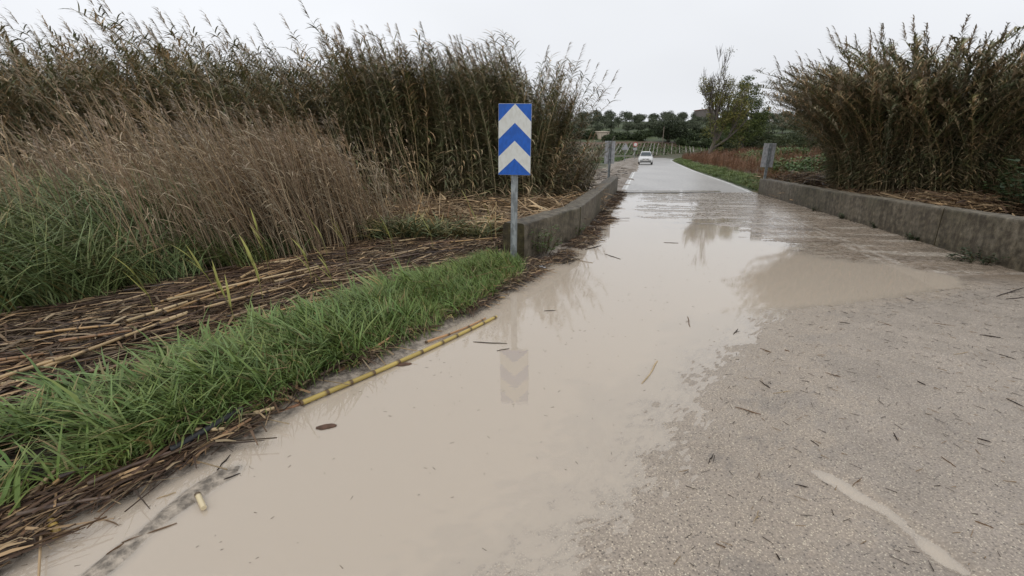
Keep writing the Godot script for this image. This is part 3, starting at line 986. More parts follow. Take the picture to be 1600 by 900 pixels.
func bare_tree() -> void:
	var d := 62.0; var x := 25.6
	var t := thing("poplar_tree", "tall half-bare tree with slanting trunk and yellow-green leaves low down", "tree", Vector3(x, ground(x, d) - 0.1, -d))
	var tr := MB.new(); var ends := []
	var c := Color(0.13, 0.11, 0.09)
	tr.tube([Vector3.ZERO, Vector3(0.25, 1.0, 0), Vector3(0.65, 2.2, 0)], [0.27, 0.22, 0.19], 8, [c, c, c])
	for e in [[Vector3(0.55, 1.9, 0), Vector3(-0.25, 1, 0.1), 4.6, 0.15], [Vector3(0.6, 2.1, 0), Vector3(0.15, 1, -0.1), 5.2, 0.16], [Vector3(0.45, 1.6, 0), Vector3(0.62, 0.75, 0.1), 5.4, 0.16], [Vector3(0.3, 1.2, 0), Vector3(0.95, 0.55, 0.0), 5.0, 0.14], [Vector3(0.6, 2.1, 0), Vector3(-0.5, 1, 0.2), 4.4, 0.11]]:
		limb(tr, e[0], e[1], e[2], e[3], 4, ends, 0.8, Color(0.12, 0.10, 0.085))
	put("trunk", tr.mesh(), M.bark, t)
	t.scale = Vector3.ONE * 1.13
	var cr := MB.new()
	for e in ends:
		var p: Vector3 = e[0]
		var low := clampf(1.5 - (p.y - 1.0) / 5.2 + p.x * 0.07, 0.0, 1.0)
		if R.randf() < low * 0.75 + 0.03:
			crown(cr, p, Vector3(0.5, 0.45, 0.5), 4, 7, 0.16, 0.12, Color(0.10, 0.11, 0.03), Color(0.21, 0.185, 0.05))
	for b in 16:
		crown(cr, Vector3(rr(-0.9, 3.6), rr(1.6, 6.2), rr(-0.8, 0.8)), Vector3(0.8, 0.65, 0.7), 12, 12, 0.18, 0.13, Color(0.09, 0.10, 0.03), Color(0.17, 0.155, 0.045))
	put("crown", cr.mesh(), M.far_leaf, t)

func green_tree() -> void:
	var d := 75.0; var x := 35.6
	var t := thing("eucalyptus_tree", "leafy green tree standing right behind the half-bare one", "tree", Vector3(x, ground(x, d) - 0.1, -d))
	var tr := MB.new(); var ends := []
	limb(tr, Vector3.ZERO, Vector3(0.0, 1, 0), 6.0, 0.30, 3, ends, 0.5, Color(0.12, 0.10, 0.08))
	limb(tr, Vector3(0.3, 0, 0.1), Vector3(0.25, 1, 0), 5.0, 0.2, 3, ends, 0.5, Color(0.12, 0.10, 0.08))
	put("trunk", tr.mesh(), M.bark, t)
	var cr := MB.new()
	for e in [[-0.3, 10.6, 0.9, 1.0], [0.3, 9.2, 1.5, 1.2], [1.2, 8.2, 1.4, 1.1], [-0.9, 8.0, 1.4, 1.1], [0.2, 7.2, 2.1, 1.4], [2.3, 6.4, 1.5, 1.1], [-1.7, 6.0, 1.6, 1.3], [0.4, 5.2, 2.6, 1.3], [-1.0, 3.8, 1.8, 1.2], [1.6, 3.7, 1.9, 1.2], [0.2, 2.6, 1.8, 1.0], [3.4, 6.0, 0.8, 0.9], [-2.2, 4.4, 1.0, 0.9], [2.9, 4.6, 1.0, 0.8]]:
		crown(cr, Vector3(e[0], e[1], rr(-0.6, 0.6)), Vector3(e[2], e[3], e[2]), int(44 * e[2]), 16, 0.26, 0.16, Color(0.05, 0.074, 0.022), Color(0.115, 0.14, 0.04))
	put("crown", cr.mesh(), M.far_leaf, t)

# ---------------------------------------------------------------- signs
func poly_slab(outline: Array, depth: float) -> ArrayMesh:
	var p2 := PackedVector2Array(outline)
	var idx := Geometry2D.triangulate_polygon(p2)
	var mb := MB.new()
	for i in range(0, idx.size(), 3):
		var q := []
		for k in 3:
			q.append(mb.vert(Vector3(p2[idx[i + k]].x, p2[idx[i + k]].y, depth), Vector3(0, 0, 1), Color.WHITE))
		mb.tri(q[0], q[1], q[2])
	for i in p2.size():
		var a := p2[i]; var b := p2[(i + 1) % p2.size()]
		var nn := Vector3(b.y - a.y, a.x - b.x, 0)
		mb.flat_quad(Vector3(a.x, a.y, 0), Vector3(b.x, b.y, 0), Vector3(b.x, b.y, depth), Vector3(a.x, a.y, depth), Color.WHITE, nn)
	return mb.mesh()

func panel_sign(called: String, label: String, where: Vector3, turn: float, lean: float, pole_h: float, front: bool) -> Node3D:
	var t := thing(called, label, "sign", where, turn)
	t.rotation.z = lean
	var mb := MB.new()
	# open C-shaped galvanised post
	for e in [[Vector3(0, 0, 0.018), Vector3(0.042, 1, 0.003)], [Vector3(-0.0395, 0, -0.008), Vector3(0.0025, 1, 0.023)], [Vector3(0.0395, 0, -0.008), Vector3(0.0025, 1, 0.023)]]:
		var h: Vector3 = e[1]; h.y = pole_h / 2 + 0.15
		mb.box(e[0] + Vector3(0, pole_h / 2 - 0.15, 0), h, Color.WHITE, Basis.IDENTITY, 0.0015)
	put("post", mb.mesh(), M.galvanised, t)
	var W := 0.205; var H := 0.85
	var y0 := pole_h - H + 0.01
	mb = MB.new()
	mb.box(Vector3(0, y0 + H / 2, 0.0385), Vector3(W, H / 2, 0.0155), Color.WHITE, Basis.IDENTITY, 0.003)
	put("panel", mb.mesh(), M.sign_back, t).set_meta("label", "grey folded sheet panel with pale edge")
	for yy in [0.2, 0.65]:
		mb = MB.new(); mb.box(Vector3(0, y0 + yy, -0.012), Vector3(0.052, 0.018, 0.022), Color.WHITE, Basis.IDENTITY, 0.002)
		put("bracket", mb.mesh(), M.galvanised, t)
	if front:
		var w := W - 0.004
		var face := put("face", poly_slab([Vector2(-w, 0.004), Vector2(w, 0.004), Vector2(w, H - 0.004), Vector2(-w, H - 0.004)], 0.0012), M.sign_blue, t)
		face.position = Vector3(0, y0, 0.0545)
		for e in [[0.005, 0.245, 0.262, 0.487], [0.510, 0.735, 0.758, 0.975]]:
			var q := put("chevron", poly_slab([Vector2(-w, H * (1.0 - e[3])), Vector2(0, H * (1.0 - e[2])), Vector2(w, H * (1.0 - e[3])), Vector2(w, H * (1.0 - e[1])), Vector2(0, H * (1.0 - e[0])), Vector2(-w, H * (1.0 - e[1]))], 0.001), M.sign_white, face)
			q.position = Vector3(0, 0, 0.0016)
	return t

func chevron_sign() -> void:
	panel_sign("chevron_sign", "blue sign with two white upward chevrons on a grey post by the wall", Vector3(0.02, ground(0.02, 6.02) - 0.02, -6.02), -0.10, -0.012, 2.0, true)

func other_signs() -> void:
	panel_sign("marker_sign", "grey back of a panel sign on a post beyond the left wall", Vector3(3.82, -0.12, -18.5), PI + 0.15, 0.0, 2.0, false)
	panel_sign("marker_sign", "grey back of a leaning panel sign at the far end of the right wall", Vector3(9.42, 0.0, -17.45), PI - 0.2, 0.02, 1.78, false)
	# triangular warning sign seen from behind
	var t := thing("triangle_sign", "triangular road sign seen from behind, left of the white car", "sign", Vector3(15.0, ground(15.0, 63.0), -63.0))
	var mb := MB.new(); mb.tube([Vector3(0, -0.2, 0), Vector3(0, 2.3, 0)], [0.04, 0.04], 8, [Color.WHITE, Color.WHITE])
	put("post", mb.mesh(), M.galvanised, t)
	put("panel", poly_slab([Vector2(-0.5, 1.45), Vector2(0.5, 1.45), Vector2(0, 2.32)], 0.03), M.sign_back, t).position.z = 0.05
	# round sign above a small plate
	t = thing("round_sign", "round white road sign with red rim above a small plate behind the car", "sign", Vector3(19.4, ground(19.4, 75.0), -75.0))
	mb = MB.new(); mb.tube([Vector3(0, -0.2, 0), Vector3(0, 2.4, 0)], [0.04, 0.04], 8, [Color.WHITE, Color.WHITE])
	put("post", mb.mesh(), M.galvanised, t)
	var ring := []; var inner := []
	for k in 24:
		ring.append(Vector2(cos(TAU * k / 24), sin(TAU * k / 24)) * 0.36 + Vector2(0, 2.15)); inner.append(Vector2(cos(TAU * k / 24), sin(TAU * k / 24)) * 0.26 + Vector2(0, 2.15))
	put("rim", poly_slab(ring, 0.02), M.sign_red, t).position.z = 0.05
	put("disc", poly_slab(inner, 0.01), M.sign_white, t).position.z = 0.073
	put("plate", poly_slab([Vector2(-0.3, 1.3), Vector2(0.3, 1.3), Vector2(0.3, 1.65), Vector2(-0.3, 1.65)], 0.02), M.sign_back, t).position.z = 0.05

# ---------------------------------------------------------------- the car
func loft(secs: Array, m := 0) -> MB:
	# each section: [z, half width low, half width belt, half width top, y low, y belt, y top]
	var mb := MB.new()
	var per := 0
	for s in secs:
		var ring := [Vector2(s[1] * 0.9, s[4]), Vector2(s[1], s[4] + 0.06), Vector2((s[1] + s[2]) / 2 + 0.015, (s[4] + s[5]) / 2), Vector2(s[2], s[5]), Vector2(s[3], s[6] - 0.05), Vector2(s[3] - 0.08, s[6]), Vector2(0, s[6] + 0.02)]
		var pts := ring.duplicate()
		for i in range(ring.size() - 2, -1, -1): pts.append(Vector2(-ring[i].x, ring[i].y))
		per = pts.size()
		for p in pts:
			mb.v.append(Vector3(p.x, p.y, s[0])); mb.n.append(Vector3.ZERO); mb.c.append(Color.WHITE)
	for j in secs.size() - 1:
		for i in per:
			var i2 := (i + 1) % per
			var q := [j * per + i, j * per + i2, (j + 1) * per + i2, (j + 1) * per + i]
			var mid: Vector3 = (mb.v[q[0]] + mb.v[q[2]]) / 2
			var nn: Vector3 = (mb.v[q[2]] - mb.v[q[0]]).cross(mb.v[q[3]] - mb.v[q[1]]).normalized()
			if nn.dot(Vector3(mid.x, mid.y - 0.6, 0)) < 0: nn = -nn
			for e in q: mb.n[e] += nn
	for i in mb.n.size(): mb.n[i] = mb.n[i].normalized()
	for j in secs.size() - 1:
		for i in per:
			var i2 := (i + 1) % per
			mb.quad(j * per + i, j * per + i2, (j + 1) * per + i2, (j + 1) * per + i)
	for e in [0, secs.size() - 1]:
		var zz := Vector3(0, 0, 1 if secs[e][0] > 0 else -1)
		var c := mb.vert(Vector3(0, 0.55, secs[e][0]), zz, Color.WHITE)
		var r := []
		for i in per: r.append(mb.vert(mb.v[e * per + i], zz, Color.WHITE))
		for i in per: mb.tri(c, r[i], r[(i + 1) % per])
	return mb

func car() -> void:
	var d := 57.0
	var t := thing("car", "white hatchback car driving towards the bridge on the far road", "car", Vector3(16.1, far_road_y(16.1, d, 0.3) + 0.004, -d), -0.27)
	put("body", loft([[-1.9, 0.70, 0.74, 0.66, 0.35, 0.72, 0.95], [-1.75, 0.79, 0.81, 0.70, 0.24, 0.80, 1.02], [-1.2, 0.82, 0.835, 0.74, 0.2, 0.86, 0.98], [0.75, 0.82, 0.835, 0.74, 0.2, 0.84, 0.96], [1.35, 0.81, 0.82, 0.70, 0.2, 0.76, 0.86], [1.75, 0.78, 0.78, 0.62, 0.22, 0.66, 0.76], [1.90, 0.66, 0.66, 0.52, 0.26, 0.56, 0.66]]).mesh(), M.car_paint, t)
	put("cabin", loft([[-1.62, 0.70, 0.66, 0.50, 0.9, 1.1, 1.22], [-1.2, 0.74, 0.68, 0.55, 0.9, 1.15, 1.42], [-0.2, 0.75, 0.69, 0.57, 0.9, 1.15, 1.47], [0.25, 0.745, 0.68, 0.55, 0.9, 1.13, 1.40], [0.95, 0.72, 0.69, 0.60, 0.88, 0.94, 0.97]]).mesh(), M.car_paint, t)
	var mb := MB.new()
	mb.flat_quad(Vector3(-0.62, 1.0, 0.97), Vector3(0.62, 1.0, 0.97), Vector3(0.50, 1.40, 0.30), Vector3(-0.50, 1.40, 0.30), Color.WHITE, Vector3(0, 0.5, 1))
	put("windshield", mb.mesh(), M.car_glass, t)
	for s in [-1.0, 1.0]:
		mb = MB.new()
		mb.flat_quad(Vector3(s * 0.735, 0.98, 0.55), Vector3(s * 0.74, 1.0, -1.2), Vector3(s * 0.60, 1.36, -1.0), Vector3(s * 0.60, 1.37, 0.15), Color.WHITE, Vector3(s, 0.2, 0))
		put("side_window", mb.mesh(), M.car_glass, t)
		mb = MB.new()
		mb.flat_quad(Vector3(s * 0.42, 0.66, 1.905), Vector3(s * 0.74, 0.66, 1.74), Vector3(s * 0.70, 0.80, 1.56), Vector3(s * 0.46, 0.75, 1.80), Color.WHITE, Vector3(s * 0.3, 0.3, 1))
		put("headlight", mb.mesh(), M.lamp_lens, t)
		mb = MB.new(); mb.box(Vector3(s * 0.22, 0.62, 1.905), Vector3(0.13, 0.035, 0.012), Color.WHITE, Basis.IDENTITY, 0.004)
		put("grille", mb.mesh(), M.black_plastic, t)
		mb = MB.new(); mb.box(Vector3(s * 0.90, 1.0, 0.62), Vector3(0.10, 0.065, 0.05), Color.WHITE, Basis.IDENTITY, 0.02)
		put("mirror", mb.mesh(), M.black_plastic, t)
		for z in [1.22, -1.22]:
			var wh := Node3D.new(); wh.name = "wheel"; t.add_child(wh, true)
			wh.position = Vector3(s * 0.74, 0.295, z)
			mb = MB.new()
			mb.tube([Vector3(-0.095, 0, 0), Vector3(-0.07, 0, 0), Vector3(0.07, 0, 0), Vector3(0.095, 0, 0)], [0.26, 0.295, 0.295, 0.26], 20, [Color.WHITE, Color.WHITE, Color.WHITE, Color.WHITE])
			put("tyre", mb.mesh(), M.rubber, wh)
			mb = MB.new(); mb.tube([Vector3(s * 0.08, 0, 0), Vector3(s * 0.102, 0, 0)], [0.19, 0.17], 16, [Color.WHITE, Color.WHITE])
			put("rim", mb.mesh(), M.chrome, wh)
	mb = MB.new(); mb.box(Vector3(0, 0.40, 1.90), Vector3(0.62, 0.07, 0.03), Color.WHITE, Basis.IDENTITY, 0.015)
	put("bumper_intake", mb.mesh(), M.black_plastic, t)
	mb = MB.new(); mb.box(Vector3(0, 0.245, 1.84), Vector3(0.68, 0.035, 0.05), Color.WHITE, Basis.IDENTITY, 0.015)
	put("lower_lip", mb.mesh(), M.black_plastic, t)
	mb = MB.new(); mb.box(Vector3(0, 0.50, 1.935), Vector3(0.26, 0.055, 0.006), Color.WHITE, Basis.IDENTITY, 0.002)
	put("number_plate", mb.mesh(), M.white_paint, t)
	put("emblem", poly_slab([Vector2(0, -0.075), Vector2(0.055, 0), Vector2(0, 0.075), Vector2(-0.055, 0)], 0.012), M.chrome, t).position = Vector3(0, 0.655, 1.905)

# ---------------------------------------------------------------- reed thickets
func in_poly(poly: PackedVector2Array) -> Vector2:
	var lo := poly[0]; var hi := poly[0]
	for p in poly:
		lo = Vector2(minf(lo.x, p.x), minf(lo.y, p.y)); hi = Vector2(maxf(hi.x, p.x), maxf(hi.y, p.y))
	while true:
		var q := Vector2(rr(lo.x, hi.x), rr(lo.y, hi.y))
		if Geometry2D.is_point_in_polygon(q, poly): return q
	return lo

func pv(a: Array) -> PackedVector2Array:
	var o := PackedVector2Array()
	for i in range(0, a.size(), 2): o.append(Vector2(a[i], a[i + 1]))
	return o

func reeds_left() -> void:
	var bent := []; var upright := []
	for k in 6: bent.append(giant_reed(rr(4.3, 5.0), rr(0.34, 0.62), rr(0.15, 0.5), k % 3 != 2))
	for k in 6: upright.append(giant_reed(rr(4.2, 4.9), rr(0.10, 0.28), rr(0.12, 0.42), k % 2 == 0))
	var th := thing("giant_reed_thicket", "tall dense thicket of wind-bent giant reeds behind the dry grass on the left", "reeds", Vector3.ZERO, 0.0, "", "stuff")
	var poly := pv([-19.0, 8.5, -9.0, 9.6, -5.2, 11.2, -3.4, 12.6, -3.2, 18.5, -20.0, 17.5])
	var es := []
	for i in 2300:
		var p := in_poly(poly)
		es.append([standing(p.x, p.y, PI + rr(-0.6, 0.6), rr(0.80, 1.06) * (1.0 + 0.22 * NA.get_noise_2d(p.x * 12.0, p.y * 8.0))), tone(0.95, 1.7, 0.1)])
	spread("leaning_canes", bent, M.leaf, es, th)
	th = thing("giant_reed_thicket", "upright stand of giant reeds directly behind the blue chevron sign", "reeds", Vector3.ZERO, 0.0, "", "stuff")
	poly = pv([-4.6, 12.0, -2.6, 12.6, 0.6, 13.2, 1.7, 14.6, 1.5, 18.5, -4.4, 18.5])
	es = []
	for i in 1150:
		var p := in_poly(poly)
		var right := sstep(0.0, 1.8, p.x)
		var turn := PI + rr(-0.8, 0.8) if R.randf() > right else rr(-0.9, 0.9)
		es.append([standing(p.x, p.y, turn, rr(0.80, 1.04) * (1.0 - 0.16 * right) * (1.0 + 0.15 * NA.get_noise_2d(p.x * 14.0, p.y * 8.0))), tone(0.9, 1.6, 0.1)])
	spread("upright_canes", upright, M.leaf, es, th)
	# low leafy shoots at the right end, in front of the field
	var low := []
	for k in 4: low.append(giant_reed(rr(1.7, 2.4), rr(0.2, 0.5), rr(0.5, 0.8), k % 2 == 0, 0.05))
	th = thing("reed_shoots", "short brown leafy reed shoots at the right end of the thicket", "reeds", Vector3.ZERO, 0.0, "", "stuff")
	poly = pv([0.8, 13.2, 2.3, 14.6, 2.9, 16.6, 1.6, 17.0])
	es = []
	for i in 110:
		var p := in_poly(poly)
		es.append([standing(p.x, p.y, rr(-1.2, 1.2), rr(0.5, 1.1)), tone(0.8, 1.3, 0.12)])
	spread("short_canes", low, M.leaf, es, th)
	# the loose fan of canes that leans out to the right over the field
	for e in [[1.55, 15.0, -0.1, 4.2, 0.44], [1.5, 15.3, 0.25, 4.3, 0.40], [1.45, 14.7, -0.3, 4.1, 0.30], [1.7, 15.6, 0.1, 3.9, 0.52], [1.2, 15.0, 0.0, 4.6, 0.22], [1.65, 15.1, 0.0, 3.6, 0.36], [1.3, 15.5, 0.4, 4.5, 0.30]]:
		var o := put("giant_reed", giant_reed(e[3], e[4], 0.5, true, 0.35), M.leaf)
		o.transform = standing(e[0], e[1], e[2], 1.0)
		tag(o, "slender reed cane leaning right out of the thicket over the field", "reed", "canes leaning out over the field")
	# dry tan stalks in front
	var dry := []
	for k in 9: dry.append(dry_stalks(rr(1.45, 2.05), rr(0.12, 0.5)))
	th = thing("dry_reed_grass", "dense bank of dry straw-coloured reed stalks bowing left in front of the thicket", "reeds", Vector3.ZERO, 0.0, "", "stuff")
	poly = pv([-14.0, 5.2, -5.8, 4.6, -3.75, 4.55, -3.2, 5.5, -2.55, 6.6, -2.15, 7.4, -3.2, 9.4, -5.5, 10.6, -9.5, 9.4, -15.0, 8.6])
	es = []
	for i in 640:
		var p := in_poly(poly)
		var k := sstep(-5.0, -2.2, p.x)
		es.append([standing(p.x, p.y, PI + rr(-0.7, 0.7), rr(0.7, 1.25), -0.10 * k), tone(0.7, 1.2, 0.1)])
	for i in 150:
		var p := in_poly(pv([-3.5, 5.0, -2.7, 5.7, -2.1, 6.9, -2.3, 8.0, -3.2, 7.4]))
		es.append([standing(p.x, p.y, PI + rr(-0.9, 0.9), rr(0.8, 1.1), -0.12), tone(0.8, 1.25, 0.1)])
	for i in 70:
		var p := in_poly(pv([-2.5, 6.3, -1.5, 7.4, -1.7, 9.6, -3.6, 10.2, -3.4, 8.0]))
		es.append([standing(p.x, p.y, PI + rr(-1.4, 1.4), rr(0.45, 1.15), rr(-0.2, 0.1)), tone(0.7, 1.2, 0.1)])
	spread("dry_stalks", dry, M.straw, es, th)
	# long green grass below them
	var tall := []
	for k in 6: tall.append(grass_tuft(44, 0.5, 1.15, 0.006, 0.16, Color(0.105, 0.15, 0.045), Color(0.20, 0.235, 0.095), 0.14, 0.8))
	th = thing("long_grass", "long green grass bowing left under the dry stalks at the left edge", "grass", Vector3.ZERO, 0.0, "", "stuff")
	poly = pv([-9.0, 3.0, -4.3, 3.25, -3.75, 4.2, -3.35, 4.65, -2.5, 6.3, -3.0, 7.4, -6.0, 8.4, -11.0, 7.6])
	es = []
	for i in 1550:
		var p := in_poly(poly)
		var k := sstep(-3.2, -4.8, p.x)
		es.append([standing(p.x, p.y, PI + rr(-0.8, 0.8), rr(0.55, 0.85) + 0.75 * k), tone(0.65, 1.2, 0.12)])
	spread("grass_tufts", tall, M.leaf, es, th)

func reeds_right() -> void:
	var ks := []
	for k in 7: ks.append(giant_reed(rr(4.4, 5.3), rr(0.45, 1.0), rr(0.15, 0.5), k % 3 == 0, 0.12))
	var th := thing("giant_reed_thicket", "broad rounded thicket of dark giant reeds behind the right-hand wall", "reeds", Vector3.ZERO, 0.0, "", "stuff")
	var es := []
	for i in 1700:
		var an := rr(0, TAU); var q := sqrt(R.randf())
		var x := 13.6 + cos(an) * q * 3.1; var d := 14.8 + sin(an) * q * 2.3
		var out := atan2(sin(an), cos(an))
		var size := rr(0.76, 1.08) * (1.0 - 0.13 * q * q)
		es.append([standing(x, d, out + rr(-1.0, 1.0), size * (1.0 + 0.2 * NA.get_noise_2d(x * 14.0, d * 14.0))), tone(0.8, 1.5, 0.12)])
	for i in 420:
		var p := in_poly(pv([16.0, 11.5, 26.0, 11.5, 26.0, 17.0, 16.0, 17.0]))
		es.append([standing(p.x, p.y, rr(0, TAU), rr(0.72, 0.98)), tone(0.8, 1.4, 0.1)])
	spread("fanning_canes", ks, M.leaf, es, th)
	# two stray tall canes at its left
	for e in [[10.9, 16.8, 2.7, 3.9, 0.45], [10.8, 16.9, 2.9, 3.6, 0.35], [11.4, 15.6, 2.8, 4.1, 0.42], [11.3, 14.9, 3.3, 3.9, 0.5]]:
		var o := put("giant_reed", giant_reed(e[3], e[4], 0.6, true, 0.5), M.leaf)
		o.transform = standing(e[0], e[1], e[2], 1.0)
		tag(o, "stray plumed cane sticking out left of the right-hand thicket", "reed", "stray canes left of the right thicket")
	# skirts of dead leaves and fallen stalks at its foot
	var dead := []
	for k in 4: dead.append(litter_patch(90, 0.55, 0.26, 0.4, 2.0))
	th = thing("fallen_reeds", "brown fallen reed stalks heaped behind the right-hand wall", "debris", Vector3.ZERO, 0.0, "", "stuff")
	es = []
	for i in 190:
		var p := in_poly(pv([8.3, 10.0, 10.2, 9.0, 12.5, 10.5, 14.0, 13.0, 12.5, 19.5, 11.0, 19.5, 9.9, 17.0]))
		es.append([standing(p.x, p.y, rr(0, TAU), rr(0.8, 1.6), 0.0, 0.0), tone(0.8, 1.8, 0.1)])
	spread("stalk_heaps", dead, M.straw, es, th)
	# bramble
	var br := []
	for k in 4: br.append(leafy_weed(46, 0.75, 0.6, Color(0.020, 0.036, 0.014), Color(0.045, 0.065, 0.022), 0.075))
	th = thing("bramble", "dark green bramble spreading behind the right-hand wall", "bush", Vector3.ZERO, 0.0, "", "stuff")
	es = []
	for i in 130:
		var p := in_poly(pv([8.9, 6.0, 10.2, 8.6, 11.4, 10.4, 13.0, 11.8, 17.0, 12.0, 17.0, 7.0, 11.0, 5.0]))
		es.append([standing(p.x, p.y, rr(0, TAU), rr(1.1, 1.9)), tone(0.8, 1.3, 0.1)])
	spread("bramble_clumps", br, M.leaf, es, th)
	# weeds beyond the wall, along the right of the far road
	var weeds := []
	for k in 5: weeds.append(dry_stalks(rr(0.7, 1.1), rr(0.05, 0.25)))
	th = thing("dry_weeds", "reddish brown dead weeds along the right verge of the far road", "weeds", Vector3.ZERO, 0.0, "", "stuff")
	es = []
	for i in 2600:
		var d := pow(R.randf(), 0.8) * 66.0 + 21.0
		var x := lin(RIGHT, d) + 1.7 + absf(R.randfn()) * (2.6 + d * 0.05)
		es.append([standing(x, d, rr(0, TAU), rr(0.5, 1.25)), Color(0.75, 0.52, 0.42) * rr(0.55, 0.95)])
	for i in 500:
		var p := in_poly(pv([9.6, 17.6, 14.0, 17.6, 17.0, 24.0, 12.6, 24.0]))
		es.append([standing(p.x, p.y, rr(0, TAU), rr(0.25, 0.6), rr(-0.8, 0.8)), Color(0.85, 0.55, 0.40) * rr(0.5, 0.95)])
	spread("weed_stalks", weeds, M.straw, es, th)
	var gr := []
	for k in 4: gr.append(grass_tuft(40, 0.12, 0.34, 0.006, 0.2, Color(0.08, 0.13, 0.03), Color(0.14, 0.19, 0.045), 0.08, 0.2))
	th = thing("verge_grass", "bright green grass lining the right edge of the far road", "grass", Vector3.ZERO, 0.0, "", "stuff")
	es = []
	for i in 1500:
		var d := 17.4 + pow(R.randf(), 1.3) * 70.0
		es.append([standing(lin(RIGHT, d) + 0.35 + absf(R.randfn()) * 0.55, d, rr(0, TAU), rr(0.7, 1.4)), tone(0.8, 1.2, 0.1)])
	spread("grass_tufts", gr, M.leaf, es, th)
	var gp := []
	for k in 3: gp.append(leafy_weed(36, 0.6, 0.55, Color(0.06, 0.12, 0.022), Color(0.11, 0.19, 0.04), 0.12))
	for e in [["bright green leafy patch in the weeds below the two trees", 90, pv([17.5, 36.0, 22.0, 36.0, 27.0, 46.0, 20.5, 44.0])], ["bright green leafy patch between the right sign and the reeds", 80, pv([12.4, 21.0, 16.5, 19.5, 18.0, 26.0, 14.5, 26.0])]]:
		th = thing("leafy_plants", e[0], "plants", Vector3.ZERO, 0.0, "", "stuff")
		es = []
		for i in int(e[1]):
			var p := in_poly(e[2])
			es.append([standing(p.x, p.y, rr(0, TAU), rr(0.8, 1.5)), tone(0.8, 1.25, 0.1)])
		spread("leafy_clumps", gp, M.leaf, es, th)
	# green scrub closing the gap behind the weeds
	var sh := MB.new()
	for b in 5: crown(sh, Vector3(rr(-1.0, 1.0), rr(0.4, 1.5), rr(-0.8, 0.8)), Vector3(1.0, 0.8, 1.0), 16, 16, 0.2, 0.14, Color(0.03, 0.042, 0.018), Color(0.07, 0.08, 0.03))
	var sm := sh.mesh()
	for e in [[32.0, 58.0, 1.1], [35.0, 60.0, 1.3], [38.5, 60.0, 1.4], [41.5, 58.0, 1.9], [43.0, 70.0, 2.4], [47.0, 72.0, 2.6], [51.0, 70.0, 2.4], [55.0, 76.0, 3.0], [40.0, 78.0, 2.2], [30.0, 66.0, 0.9], [44.0, 62.0, 1.9], [29.0, 47.0, 1.0], [27.0, 40.0, 1.1], [31.0, 43.0, 1.5], [34.0, 47.0, 1.7]]:
		var o := put("shrub", sm, M.far_leaf)
		o.position = Vector3(e[0], ground(e[0], e[1]) - 0.2, -e[1]); o.rotation.y = rr(0, TAU); o.scale = Vector3.ONE * e[2]
		tag(o, "dark shrub right of the leafy tree behind the weeds", "shrub", "shrubs behind the right-hand weeds")

